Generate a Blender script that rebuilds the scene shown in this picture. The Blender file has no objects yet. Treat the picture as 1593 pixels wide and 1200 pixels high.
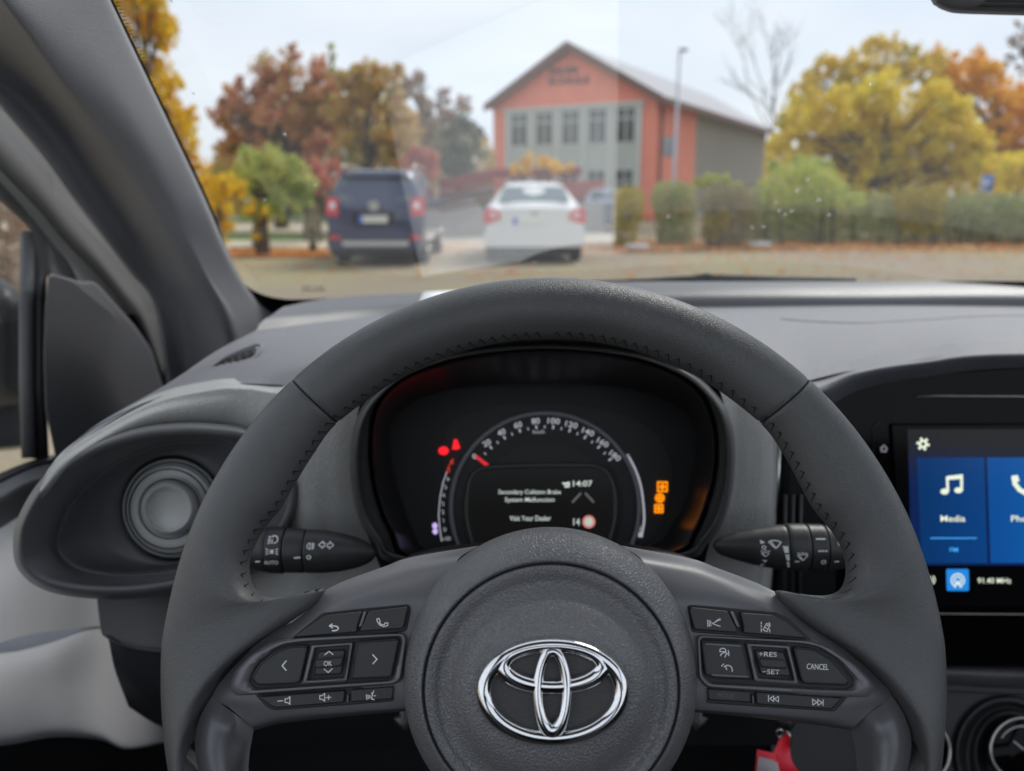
import bpy, bmesh, math, random
from mathutils import Vector, Matrix
random.seed(7)
sc = bpy.context.scene
col = sc.collection
R = math.radians

# ---------------------------------------------------------------- camera, world, sun, exposure
EYE = 1.2
PITCH = math.atan(295/1200.0)
F = 1200.0
CAM = Vector((0, 0, EYE))
FW = Vector((0, math.cos(PITCH), -math.sin(PITCH)))
UP = Vector((0, math.sin(PITCH), math.cos(PITCH)))
RT = Vector((1, 0, 0))
cd = bpy.data.cameras.new('camera'); cam = bpy.data.objects.new('camera', cd); col.objects.link(cam)
cam.location = CAM
cam.rotation_euler = (math.pi/2-PITCH, 0, 0)
cd.sensor_width = 36; cd.lens = 1200/1593*36
cd.clip_start = 0.02; cd.clip_end = 900
cd.dof.use_dof = True; cd.dof.focus_distance = 0.39; cd.dof.aperture_fstop = 6.7
sc.camera = cam

SUN_EL, SUN_AZ = R(46), R(42)     # azimuth clockwise from +Y (forward): ahead, to the right
w = bpy.data.worlds.new('World'); sc.world = w; w.use_nodes = True
nt = w.node_tree; bg = nt.nodes['Background']; bg.inputs['Strength'].default_value = 0.10
sky = nt.nodes.new('ShaderNodeTexSky'); sky.sky_type = 'NISHITA'; sky.sun_disc = False
sky.sun_elevation = SUN_EL; sky.sun_rotation = SUN_AZ
tc = nt.nodes.new('ShaderNodeTexCoord'); nz = nt.nodes.new('ShaderNodeTexNoise')
mp = nt.nodes.new('ShaderNodeMapping'); mp.inputs['Scale'].default_value = (1, 1, 3.0)
nt.links.new(tc.outputs['Generated'], mp.inputs[0]); nt.links.new(mp.outputs[0], nz.inputs['Vector'])
nz.inputs['Scale'].default_value = 2.2; nz.inputs['Detail'].default_value = 4
rp = nt.nodes.new('ShaderNodeValToRGB')
rp.color_ramp.elements[0].position = .35; rp.color_ramp.elements[0].color = (6.2, 6.9, 8.0, 1)
rp.color_ramp.elements[1].position = .65; rp.color_ramp.elements[1].color = (7.9, 8.2, 8.7, 1)
mx = nt.nodes.new('ShaderNodeMix'); mx.data_type = 'RGBA'; mx.inputs[0].default_value = .88
nt.links.new(nz.outputs['Fac'], rp.inputs[0])
nt.links.new(sky.outputs[0], mx.inputs[6]); nt.links.new(rp.outputs[0], mx.inputs[7])
nt.links.new(mx.outputs[2], bg.inputs['Color'])
sd = bpy.data.lights.new('sun', 'SUN'); sd.energy = 1.8; sd.angle = R(22); sd.color = (1, .96, .9)
so = bpy.data.objects.new('sun', sd); col.objects.link(so)
sdir = Vector((math.sin(SUN_AZ)*math.cos(SUN_EL), math.cos(SUN_AZ)*math.cos(SUN_EL), math.sin(SUN_EL)))
so.rotation_euler = sdir.to_track_quat('Z', 'Y').to_euler()
sc.view_settings.view_transform = 'Standard'; sc.view_settings.look = 'None'
sc.view_settings.gamma = 1; sc.view_settings.exposure = 0.42
sc.render.engine = 'CYCLES'
sc.cycles.max_bounces = 8; sc.cycles.transparent_max_bounces = 12
sc.cycles.use_denoising = True

# ---------------------------------------------------------------- pixel helpers (a photo pixel picks the line of sight, the scene gives the depth)
def ray(px, py): return FW + RT*((px-796.5)/F) + UP*((600-py)/F)
def at(px, py, Y):
    r = ray(px, py); return CAM + r*(Y/r.y)
def onp(px, py, P, n):
    r = ray(px, py); return CAM + r*((P-CAM).dot(n)/r.dot(n))
def ground(px, py, z=0):
    r = ray(px, py); return CAM + r*((z-EYE)/r.z)

def cat(pts, n, closed=False):
    """Catmull-Rom resample by index"""
    k = len(pts); out = []
    pts = [tuple(p) for p in pts]; d = len(pts[0])
    m = k if closed else k-1
    for i in range(n):
        t = i*m/(n if closed else n-1)
        j = min(int(t), m-1); f = t-j
        def g(q):
            if closed: return pts[q % k]
            if q < 0: return tuple(2*pts[0][c]-pts[1][c] for c in range(d))
            if q >= k: return tuple(2*pts[-1][c]-pts[-2][c] for c in range(d))
            return pts[q]
        a, b, c_, e = g(j-1), g(j), g(j+1), g(j+2)
        out.append(tuple(.5*((2*b[c])+(-a[c]+c_[c])*f+(2*a[c]-5*b[c]+4*c_[c]-e[c])*f*f+(-a[c]+3*b[c]-3*c_[c]+e[c])*f**3) for c in range(d)))
    return out
def lin(pts, n, closed=False):
    k = len(pts); m = k if closed else k-1; out = []
    L = [0]
    for i in range(m):
        a, b = pts[i], pts[(i+1) % k]; L.append(L[-1]+math.dist(a, b))
    for i in range(n):
        t = L[-1]*i/(n if closed else n-1); j = 0
        while j < m-1 and L[j+1] < t: j += 1
        f = (t-L[j])/max(L[j+1]-L[j], 1e-9); a, b = pts[j], pts[(j+1) % k]
        out.append(tuple(a[c]+(b[c]-a[c])*f for c in range(len(a))))
    return out

# ---------------------------------------------------------------- objects
ORG = {}
def tag(o, label=None, cat_=None, group=None, kind=None):
    if label: o['label'] = label
    if cat_: o['category'] = cat_
    if group: o['group'] = group
    if kind: o['kind'] = kind
    return o
def thing(name, loc, label, cat_, group=None):
    o = bpy.data.objects.new(name, None); o.empty_display_size = .05
    col.objects.link(o); o.location = loc; ORG[o] = Vector(loc)
    return tag(o, label, cat_, group)
def part(name, vs, fs, mat, parent=None, base=None, smooth=True, sharp=None, label=None):
    org = ORG[parent] if parent else Vector(base if base is not None else (0, 0, 0))
    me = bpy.data.meshes.new(name)
    me.from_pydata([Vector(v)-org for v in vs], [], fs); me.validate(); me.update()
    bm = bmesh.new(); bm.from_mesh(me); bmesh.ops.recalc_face_normals(bm, faces=bm.faces); bm.to_mesh(me); bm.free()
    for p in me.polygons: p.use_smooth = smooth
    if smooth and sharp: me.set_sharp_from_angle(angle=R(sharp))
    o = bpy.data.objects.new(name, me); col.objects.link(o)
    if isinstance(mat, (list, tuple)):
        for m_ in mat: me.materials.append(m_)
    else: me.materials.append(mat)
    if parent: o.parent = parent
    else: o.location = org
    ORG[o] = org
    if label: o['label'] = label
    return o
class MB:
    def __init__(s): s.v = []; s.f = []
    def add(s, vs, fs):
        b = len(s.v); s.v += [Vector(v) for v in vs]; s.f += [tuple(i+b for i in f) for f in fs]; return s
    def grid(s, rows, cu=False, cv=False):
        n, m = len(rows), len(rows[0]); vs = [p for r in rows for p in r]; fs = []
        for i in range(n if cv else n-1):
            for j in range(m if cu else m-1):
                a, b = i*m+j, i*m+(j+1) % m; c, d = ((i+1) % n)*m+(j+1) % m, ((i+1) % n)*m+j
                fs.append((a, b, c, d))
        return s.add(vs, fs)
    def box(s, c, sx, sy, sz, M=None, bev=0):
        bm = bmesh.new(); bmesh.ops.create_cube(bm, size=1)
        for v in bm.verts: v.co = Vector((v.co.x*sx, v.co.y*sy, v.co.z*sz))
        if bev: bmesh.ops.bevel(bm, geom=bm.edges[:], offset=bev, segments=2, affect='EDGES')
        if M: bmesh.ops.transform(bm, matrix=M, verts=bm.verts)
        bm.verts.index_update()
        s.add([v.co+Vector(c) for v in bm.verts], [tuple(v.index for v in f.verts) for f in bm.faces]); bm.free(); return s
    def tube(s, pts, rad, n=8, closed=False, cap=True, flat=None):
        pts = [Vector(p) for p in pts]; k = len(pts); rows = []
        pn = None
        for i, p in enumerate(pts):
            a = pts[(i-1) % k] if (closed or i > 0) else p; b = pts[(i+1) % k] if (closed or i < k-1) else p
            t = (b-a).normalized()
            if flat is not None: n1 = flat - t*flat.dot(t)
            elif pn is None: n1 = t.orthogonal()
            else: n1 = pn - t*pn.dot(t)
            n1.normalize(); pn = n1; n2 = t.cross(n1)
            r = rad[i] if isinstance(rad, (list, tuple)) else rad
            ra, rb = r if isinstance(r, (list, tuple)) else (r, r)
            rows.append([p+n1*(math.cos(q*2*math.pi/n)*ra)+n2*(math.sin(q*2*math.pi/n)*rb) for q in range(n)])
        b = len(s.v); s.grid(rows, cu=True, cv=closed)
        if cap and not closed:
            s.f.append(tuple(b+q for q in range(n))); s.f.append(tuple(b+(k-1)*n+q for q in range(n)))
        return s
    def make(s, name, mat, parent=None, **kw): return part(name, s.v, s.f, mat, parent, **kw)

def rsmp(rows, nu, nv, f3):
    rr = [cat(r, nu) for r in rows]
    cols = [cat([rr[i][j] for i in range(len(rr))], nv) for j in range(nu)]
    return [[f3(*cols[j][i]) for j in range(nu)] for i in range(nv)]
def patch(name, rows, mat, parent, nu=40, nv=20, f3=at, **kw):
    return MB().grid(rsmp(rows, nu, nv, f3)).make(name, mat, parent, **kw)
def ringloft(name, rings, mat, parent, n=96, f3=at, cap=False, nv=None, **kw):
    rr = [cat(r, n, True) for r in rings]
    if nv:
        cols = [cat([rr[i][j] for i in range(len(rr))], nv) for j in range(n)]
        rr = [[cols[j][i] for j in range(n)] for i in range(nv)]
    m = MB().grid([[f3(*p) for p in r] for r in rr], cu=True)
    if cap: m.f.append(tuple((len(rr)-1)*n+i for i in range(n)))
    return m.make(name, mat, parent, **kw)
def rounded(poly, r, seg=4):
    out = []; k = len(poly)
    for i in range(k):
        p, a, b = Vector(poly[i]), Vector(poly[i-1]), Vector(poly[(i+1) % k])
        ri = r
        d1, d2 = (a-p), (b-p); l1, l2 = d1.length, d2.length
        ri = min(ri, l1*.45, l2*.45)
        s_, e = p+d1/l1*ri, p+d2/l2*ri
        for q in range(seg+1):
            t = q/seg; v = s_*(1-t)**2+p*2*t*(1-t)+e*t*t; out.append((v.x, v.y))
    return out
def area(poly): return sum(poly[i-1][0]*poly[i][1]-poly[i][0]*poly[i-1][1] for i in range(len(poly)))
def inset(poly, d):
    k = len(poly); sg = 1 if area(poly) > 0 else -1; out = []
    for i in range(k):
        p, a, b = Vector(poly[i]), Vector(poly[i-1]), Vector(poly[(i+1) % k])
        e1, e2 = (p-a), (b-p)
        if e1.length < 1e-6: e1 = e2
        if e2.length < 1e-6: e2 = e1
        e1 = e1.normalized(); e2 = e2.normalized()
        n1, n2 = Vector((-e1.y, e1.x))*sg, Vector((-e2.y, e2.x))*sg
        m = n1+n2
        if m.length < 1e-6: m = n1.copy()
        m.normalize(); q = p+m*(d/max(m.dot(n1), .4)); out.append((q.x, q.y))
    return out
def plate(name, poly, mp3, w0, w1, mat, parent, r=3, b=1.5, bh=.0008, dish=0, label=None, seg=4):
    """bevelled button/plate: poly in photo px laid on a surface by mp3(px,py,w)"""
    def ring(d): return rounded(inset(poly, d) if d else poly, max(r-d*.7, .25), seg)
    P = ring(0); n = len(P)
    lv = [(P, w0), (P, w1-bh), (ring(b*.3), w1-bh*.35), (ring(b), w1)]
    if dish: lv.append((ring(b*1.6), w1-dish))
    m = MB().grid([[mp3(x, y, w_) for x, y in L] for L, w_ in lv], cu=True)
    m.f.append(tuple((len(lv)-1)*n+i for i in range(n)))
    o = m.make(name, mat, parent, sharp=50, label=label)
    o.data.polygons[len(o.data.polygons)-1].use_smooth = False
    return o
def frame_ring(name, outer, inner, mp3, w0, w1, mat, parent, r=5):
    O, I = rounded(outer, r), rounded(inner, r); n = 120
    O, I = lin(O, n, True), lin(I, n, True)
    # align start
    k = min(range(n), key=lambda q: math.dist(O[0], I[q])); I = I[k:]+I[:k]
    M1 = [((a[0]*2+b[0])/3, (a[1]*2+b[1])/3) for a, b in zip(O, I)]; M2 = [((a[0]+b[0]*2)/3, (a[1]+b[1]*2)/3) for a, b in zip(O, I)]
    m = MB().grid([[mp3(x, y, w_) for x, y in L] for L, w_ in ((O, w0), (O, (w0+w1)/2), (M1, w1), (M2, w1), (I, (w0+w1)/2), (I, w0))], cu=True)
    return m.make(name, mat, parent, sharp=60)

# decals: strokes + text in photo px
_off = [0]
def strokes(m, lines, wd, mp3, w_=0):
    for L in lines:
        for i in range(len(L)-1):
            a, b = Vector(L[i]), Vector(L[i+1]); d = b-a
            if d.length < 1e-5: continue
            d.normalize(); n = Vector((-d.y, d.x))*wd/2; e = d*wd*.35
            _off[0] = (_off[0]+1) % 7; o = w_+_off[0]*1.5e-5
            q = [a-e+n, b+e+n, b+e-n, a-e-n]
            m.add([mp3(p.x, p.y, o) for p in q], [(0, 1, 2, 3)])
    return m
def polyf(m, polys, mp3, w_=0):
    for P in polys:
        _off[0] = (_off[0]+1) % 7; o = w_+_off[0]*1.5e-5
        m.add([mp3(x, y, o) for x, y in P], [tuple(range(len(P)))])
    return m
_tc = {}
def text2d(s, bold=0):
    if (s, bold) in _tc: return _tc[(s, bold)]
    c = bpy.data.curves.new('t', 'FONT'); c.body = s; c.align_x = 'CENTER'; c.align_y = 'CENTER'; c.size = 1; c.offset = bold; c.resolution_u = 3
    o = bpy.data.objects.new('t', c); col.objects.link(o)
    dg = bpy.context.evaluated_depsgraph_get(); me = o.evaluated_get(dg).to_mesh()
    vs = [(v.co.x, v.co.y) for v in me.vertices]; fs = [tuple(p.vertices) for p in me.polygons]
    o.evaluated_get(dg).to_mesh_clear(); bpy.data.objects.remove(o); bpy.data.curves.remove(c)
    xs = [v[0] for v in vs]; ys = [v[1] for v in vs]; cx, cy = (min(xs)+max(xs))/2, (min(ys)+max(ys))/2
    h = max(ys)-min(ys); wd = max(xs)-min(xs)
    r = ([(x-cx, y-cy) for x, y in vs], fs, wd, h); _tc[(s, bold)] = r; return r
def text(m, s, cx, cy, mp3, h=None, wd=None, rot=0, w_=0, bold=0, slant=0):
    vs, fs, W, H = text2d(s, bold)
    sy = (h/H) if h else wd/W; sx = wd/W if wd else sy
    if not h: sy = sx
    c, q = math.cos(rot), math.sin(rot); o = []
    for x, y in vs:
        X, Y = x*sx+slant*y*sy, -y*sy
        o.append(mp3(cx+X*c-Y*q, cy+X*q+Y*c, w_))
    m.add(o, fs); return m
def arc(cx, cy, r, a0, a1, n=10, ry=None):
    ry = ry or r
    return [(cx+r*math.cos(R(a0+(a1-a0)*i/n)), cy-ry*math.sin(R(a0+(a1-a0)*i/n))) for i in range(n+1)]
def circ(cx, cy, r, n=14, ry=None): return arc(cx, cy, r, 0, 360-360/n, n-1, ry)

# ---------------------------------------------------------------- materials
def mat(name, c, rough=.5, metal=0, bump=None, var=0, vs=20, emit=None, es=1, spec=.5, coat=0, sheen=0, c2=None, trans=0):
    """bump=(kind, scale, distance)"""
    m = bpy.data.materials.new(name); m.use_nodes = True; t = m.node_tree; b = t.nodes['Principled BSDF']
    b.inputs['Base Color'].default_value = (*c, 1); b.inputs['Roughness'].default_value = rough; b.inputs['Metallic'].default_value = metal
    b.inputs['Specular IOR Level'].default_value = spec; b.inputs['Coat Weight'].default_value = coat; b.inputs['Sheen Weight'].default_value = sheen
    if trans: b.inputs['Transmission Weight'].default_value = trans
    if emit: b.inputs['Emission Color'].default_value = (*emit, 1); b.inputs['Emission Strength'].default_value = es
    tc = t.nodes.new('ShaderNodeTexCoord')
    if var or c2:
        n = t.nodes.new('ShaderNodeTexNoise'); n.inputs['Scale'].default_value = vs; n.inputs['Detail'].default_value = 5
        t.links.new(tc.outputs['Object'], n.inputs['Vector'])
        r = t.nodes.new('ShaderNodeValToRGB'); d = c2 or tuple(min(1, x*(1+var)) for x in c); l = c if c2 else tuple(x*(1-var) for x in c)
        r.color_ramp.elements[0].position = .3; r.color_ramp.elements[1].position = .7
        r.color_ramp.elements[0].color = (*l, 1); r.color_ramp.elements[1].color = (*d, 1)
        t.links.new(n.outputs['Fac'], r.inputs[0]); t.links.new(r.outputs[0], b.inputs['Base Color'])
        # uneven gloss
        mr = t.nodes.new('ShaderNodeMapRange'); mr.inputs['To Min'].default_value = max(0, rough-.06); mr.inputs['To Max'].default_value = min(1, rough+.06)
        t.links.new(n.outputs['Fac'], mr.inputs[0]); t.links.new(mr.outputs[0], b.inputs['Roughness'])
    if bump:
        k, s, d = bump
        bn = t.nodes.new('ShaderNodeBump'); bn.inputs['Distance'].default_value = d; bn.inputs['Strength'].default_value = 1
        if k == 'n':
            n = t.nodes.new('ShaderNodeTexNoise'); n.inputs['Scale'].default_value = s; n.inputs['Detail'].default_value = 3; o = n.outputs['Fac']
        else:
            n = t.nodes.new('ShaderNodeTexVoronoi'); n.inputs['Scale'].default_value = s; n.feature = 'DISTANCE_TO_EDGE'
            mr2 = t.nodes.new('ShaderNodeMapRange'); mr2.interpolation_type = 'SMOOTHSTEP'; mr2.inputs[1].default_value = 0; mr2.inputs[2].default_value = .28
            t.links.new(n.outputs['Distance'], mr2.inputs[0]); o = mr2.outputs[0]
            dn = t.nodes.new('ShaderNodeTexNoise'); dn.inputs['Scale'].default_value = s*.6; dn.inputs['Detail'].default_value = 2
            ad = t.nodes.new('ShaderNodeVectorMath'); ad.operation = 'MULTIPLY_ADD'; ad.inputs[1].default_value = (.55/s,)*3
            t.links.new(tc.outputs['Object'], dn.inputs['Vector']); t.links.new(dn.outputs['Color'], ad.inputs[0]); t.links.new(tc.outputs['Object'], ad.inputs[2])
            t.links.new(ad.outputs[0], n.inputs['Vector'])
        if k == 'n': t.links.new(tc.outputs['Object'], n.inputs['Vector'])
        t.links.new(o, bn.inputs['Height']); t.links.new(bn.outputs[0], b.inputs['Normal'])
    return m
def leafmat(name, cols, ns=.55):
    m = bpy.data.materials.new(name); m.use_nodes = True; t = m.node_tree; b = t.nodes['Principled BSDF']
    g = t.nodes.new('ShaderNodeNewGeometry'); r = t.nodes.new('ShaderNodeValToRGB'); r.color_ramp.interpolation = 'LINEAR'
    n = t.nodes.new('ShaderNodeTexNoise'); n.inputs['Scale'].default_value = ns; n.inputs['Detail'].default_value = 4
    tc = t.nodes.new('ShaderNodeTexCoord'); t.links.new(tc.outputs['Object'], n.inputs['Vector'])
    mr = t.nodes.new('ShaderNodeMapRange'); mr.inputs[1].default_value = .3; mr.inputs[2].default_value = .7
    t.links.new(n.outputs['Fac'], mr.inputs[0])
    mx = t.nodes.new('ShaderNodeMix'); mx.inputs[0].default_value = .45
    t.links.new(mr.outputs[0], mx.inputs[2]); t.links.new(g.outputs['Random Per Island'], mx.inputs[3])
    t.links.new(mx.outputs[0], r.inputs[0])
    e = r.color_ramp.elements
    cols = [tuple(min(.92, x*1.42) for x in c) for c in cols]
    while len(e) < len(cols): e.new(.5)
    for i, c in enumerate(cols): e[i].position = .12+.76*i/(len(cols)-1); e[i].color = (*c, 1)
    t.links.new(r.outputs[0], b.inputs['Base Color']); b.inputs['Roughness'].default_value = .7
    b.inputs['Specular IOR Level'].default_value = .15
    tr = t.nodes.new('ShaderNodeBsdfTranslucent'); t.links.new(r.outputs[0], tr.inputs[0])
    ms = t.nodes.new('ShaderNodeMixShader'); ms.inputs[0].default_value = .45
    t.links.new(b.outputs[0], ms.inputs[1]); t.links.new(tr.outputs[0], ms.inputs[2])
    t.links.new(ms.outputs[0], t.nodes['Material Output'].inputs['Surface'])
    return m
def glassmat(name, tint=(1, 1, 1), gain=1.6, rough=0.0, haze=0.0):
    m = bpy.data.materials.new(name); m.use_nodes = True; t = m.node_tree; t.nodes.remove(t.nodes['Principled BSDF'])
    tr = t.nodes.new('ShaderNodeBsdfTransparent'); tr.inputs[0].default_value = (*tint, 1)
    gl = t.nodes.new('ShaderNodeBsdfGlossy'); gl.inputs['Roughness'].default_value = rough
    g = t.nodes.new('ShaderNodeNewGeometry')
    ab = t.nodes.new('ShaderNodeVectorMath'); ab.operation = 'DOT_PRODUCT'
    t.links.new(g.outputs['Incoming'], ab.inputs[0]); t.links.new(g.outputs['Normal'], ab.inputs[1])
    def mth(op, a=None, b=None, clamp=False):
        n = t.nodes.new('ShaderNodeMath'); n.operation = op; n.use_clamp = clamp
        for i, v in enumerate((a, b)):
            if v is None: continue
            if isinstance(v, (int, float)): n.inputs[i].default_value = v
            else: t.links.new(v, n.inputs[i])
        return n.outputs[0]
    fr = mth('POWER', mth('SUBTRACT', 1.0, mth('ABSOLUTE', ab.outputs['Value'])), 5.0)
    ml = mth('MULTIPLY', mth('ADD', mth('MULTIPLY', fr, .96), .04), gain, True)
    ms = t.nodes.new('ShaderNodeMixShader')
    t.links.new(ml, ms.inputs[0])
    t.links.new(tr.outputs[0], ms.inputs[1]); t.links.new(gl.outputs[0], ms.inputs[2])
    fin = ms.outputs[0]
    if haze:  # translucent veil mixed in to imitate a hazy view through the glass
        tl = t.nodes.new('ShaderNodeBsdfTranslucent'); m2 = t.nodes.new('ShaderNodeMixShader'); m2.inputs[0].default_value = haze
        t.links.new(fin, m2.inputs[1]); t.links.new(tl.outputs[0], m2.inputs[2]); fin = m2.outputs[0]
    t.links.new(fin, t.nodes['Material Output'].inputs['Surface'])
    return m
M = {}
M['leather'] = mat('leather', (.078, .079, .080), .41, bump=('v', 1000, .00008), var=.12, vs=18, spec=.7)
M['padleather'] = mat('grained_vinyl', (.150, .150, .156), .38, bump=('v', 600, .00022), var=.08, vs=30, spec=.75)
M['stitch'] = mat('stitch_thread', (.008, .008, .009), .8)
M['satin'] = mat('satin_grey_plastic', (.135, .135, .145), .34, bump=('n', 2600, .00004), var=.06, vs=12, spec=.6)
M['button'] = mat('button_plastic', (.034, .034, .035), .42, bump=('n', 3000, .00003), var=.1, vs=40)
M['blackgap'] = mat('black_plastic_recess', (.004, .004, .005), .45)
M['icon'] = mat('printed_white', (.86, .87, .88), .5)
M['icongrey'] = mat('printed_grey', (.12, .12, .12), .5)
M['chrome'] = mat('chrome', (.80, .80, .81), .06, metal=1)
M['dash'] = mat('dash_soft_grey', (.205, .205, .224), .46, bump=('v', 800, .00022), var=.05, vs=6, spec=.7)
M['dashdark'] = mat('dash_dark_grey', (.115, .117, .125), .40, bump=('n', 1500, .00014), var=.06, vs=8, spec=.55)
M['panelgrey'] = mat('grained_grey_plastic', (.42, .42, .405), .5, bump=('v', 520, .00035), var=.05, vs=9)
M['pillar'] = mat('pillar_trim', (.29, .295, .315), .5, bump=('v', 900, .00012), var=.05, vs=7)
M['blackpl'] = mat('black_plastic', (.028, .028, .031), .40, bump=('n', 1200, .0001), var=.1, vs=14)
M['bezel'] = mat('bezel_plastic', (.060, .061, .060), .36, bump=('n', 1800, .00008), var=.1, vs=20)
M['bowl'] = mat('bowl_plastic', (.009, .009, .0105), .30, var=.1, vs=20)
M['gloss'] = mat('piano_black', (.003, .003, .0035), .08, spec=.12)
M['rubber'] = mat('rubber_seal', (.02, .02, .02), .6, var=.1)
M['doorgrey'] = mat('door_light_grey', (.66, .67, .70), .38, var=.03, vs=4, bump=('n', 700, .00006), coat=.1)
M['vent'] = mat('vent_grey', (.52, .53, .52), .45, var=.05, vs=14, bump=('n', 1800, .00006))
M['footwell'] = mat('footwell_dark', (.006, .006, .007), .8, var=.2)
M['glass'] = glassmat('windscreen_glass', (.97, .985, .98), 2.7, haze=.012)
M['paper'] = mat('white_paper', (.86, .87, .88), .8)
M['frit'] = mat('black_frit', (.004, .004, .004), .4)
def emi(name, c, s, base=(.0, .0, .0)): return mat(name, base, .4, emit=c, es=s)
M['disp_white'] = emi('display_white', (.62, .70, .66), .75)
M['disp_dim'] = emi('display_dim', (.45, .45, .52), .6)
M['disp_grey'] = emi('display_grey', (.20, .20, .22), .4)
M['red'] = emi('lamp_red', (1, .01, .02), .85)
M['redneedle'] = emi('needle_red', (.9, .03, .04), .55)
M['orange'] = emi('lamp_orange', (1, .27, .0), .95)
M['violet'] = emi('lamp_violet', (.62, .5, 1.0), .7)
M['lcd'] = mat('lcd_glass', (.005, .005, .005), .18, spec=.2, emit=(.004, .004, .004), es=1)
M['face'] = mat('gauge_face', (.016, .0155, .016), .5, var=.1, vs=30)
M['facelight'] = mat('gauge_face_paler', (.034, .032, .031), .55, var=.08, vs=30)
M['ringgrey'] = mat('gauge_ring', (.30, .30, .33), .4)
M['keyred'] = mat('key_tag_red', (.88, .015, .04), .35, var=.05)
M['steel'] = mat('steel', (.6, .58, .55), .3, metal=1)

# ================================================================= WINDSCREEN
TILT = R(32)
def gY0(x): return 1.09-.35*(x-.33)**2
def gpt(x, s): return Vector((x, gY0(x)-s*math.cos(TILT), EYE-.115+s*math.sin(TILT)))
def onglass(px, py, off=0.0):
    Y = 1.0
    r = ray(px, py); r = r/r.y
    for _ in range(30):
        x = r.x*Y
        # plane: Y = Y0 - (z+.115)/tan
        Yn = (gY0(x)-.115/math.tan(TILT))/(1+r.z/math.tan(TILT)); Y = .5*Y+.5*Yn
    return CAM+r*(Y-off)
ws = thing('windscreen', gpt(.33, 0), 'clear raked windscreen with raindrops, black edge band and faint pale reflection', 'windscreen')
rows = [[gpt(-.62+1.9*i/40, -.04+.86*j/24) for i in range(41)] for j in range(25)]
MB().grid(rows).make('glass', M['glass'], ws)
# black band along bottom and left edge (on the inner face)
inn = [(150, -60), (176, 0), (226, 105), (273, 203), (321, 304), (345, 365), (357, 400), (370, 428), (385, 446), (405, 457), (432, 464), (468, 466), (560, 462), (660, 456), (800, 447), (930, 440.5), (1100, 437), (1300, 437.5), (1593, 438), (2100, 444)]
out = [(120, -60), (150, 0), (200, 105), (245, 203), (290, 304), (318, 374), (332, 420), (350, 460), (378, 490), (405, 505), (432, 500), (468, 490), (560, 482), (660, 476), (800, 466), (930, 458), (1100, 455), (1300, 455), (1593, 455), (2100, 470)]
I2, O2 = cat(inn, 160), cat(out, 160)
MB().grid([[onglass(x, y, .004) for x, y in I2], [onglass(x, y, .004) for x, y in O2]]).make('black_edge_band', M['frit'], ws)
# dotted fade of the band
m = MB()
E = cat([(176, 0), (226, 105), (273, 203), (300, 262)], 60)
for i in range(60):
    for k in range(3):
        x, y = E[i]; f = i/60
        px, py = x+1.5+k*3.4+(1.7 if i % 2 else 0), y-1+random.uniform(-.2, .2)
        rr = (1.6-.45*k)*(1-.65*f)
        if rr > .35: polyf(m, [circ(px, py, rr, 7)], lambda a, b, o: onglass(a, b, .004))
m.make('dotted_edge', M['frit'], ws)
m = MB()
text(m, 'SAFETY  GLASS', 487, 447, lambda a, b, o: onglass(a, b, .005), h=4, wd=34)
strokes(m, [[(470, 452), (505, 452)]], 1.4, lambda a, b, o: onglass(a, b, .005))
m.make('etched_mark', M['frit'], ws)
# raindrops on the outside
dropm = mat('water', (1, 1, 1), .02, trans=1); dropm.node_tree.nodes['Principled BSDF'].inputs['IOR'].default_value = 1.33
gn = (gpt(.1, .1)-gpt(0, .1)).cross(gpt(0, .2)-gpt(0, .1)).normalized()
drops = [(1257, 279, 4), (1241, 297, 4), (1207, 315, 3), (1213, 328, 4), (1222, 333, 4), (1232, 328, 4), (1274, 311, 4), (1290, 334, 4), (1170, 354, 4), (1188, 353, 4), (1356, 130, 3), (1352, 89, 2), (1323, 178, 2), (1040, 337, 4), (953, 407, 4), (900, 409, 4), (832, 408, 3), (266, 2, 2), (443, 209, 3), (412, 311, 3), (293, 231, 2), (310, 253, 2), (490, 288, 3), (301, 146, 2)]
for px, py, r in drops:
    c = onglass(px, py, -.001); rr = r/F*1.0*.62; u = RT; v = gn.cross(u).normalized()
    rows = [[c+gn*(-rr*.45*math.sin(a))*(1 if gn.y < 0 else -1)+(u*math.cos(b)+v*math.sin(b)*1.15)*rr*math.cos(a) for b in [2*math.pi*q/12 for q in range(12)]] for a in [0, .5, 1.0, 1.4, 1.56]]
    mm = MB().grid(rows, cu=True); mm.f.append(tuple(range(11, -1, -1))); mm.make('raindrop', dropm, ws)

# sheet of paper on the dash; its far edge peeks past the wheel, its mirror image lies in the glass
def reflect_to(px, py, z):
    G = onglass(px, py); x = G.x
    n = Vector((-.7*(x-.33)*-1, 1, 1/math.tan(TILT))); n.normalize()
    d = (G-CAM).normalized(); r = d-2*d.dot(n)*n
    return G+r*((z-G.z)/r.z)
zf, zn = EYE-.1225, EYE-.1145
pc = [reflect_to(656, 431, zf), reflect_to(957, 395, zf), reflect_to(962, -40, zn), reflect_to(590, 110, zn)]
print('PAPER', [tuple(round(c, 3) for c in p) for p in pc])
pp = [[pc[0].lerp(pc[1], i/12).lerp(pc[3].lerp(pc[2], i/12), j/12)+Vector((0, 0, .0015*math.sin(i*.5)+.001*math.sin(j*.6))) for i in range(13)] for j in range(13)]
o = MB().grid(pp).make('paper_sheet', M['paper'], None, base=pc[0])
so_ = o.modifiers.new('thickness', 'SOLIDIFY'); so_.thickness = .0003
tag(o, 'white sheet of paper lying on the dash behind the top of the steering wheel', 'paper')

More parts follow.
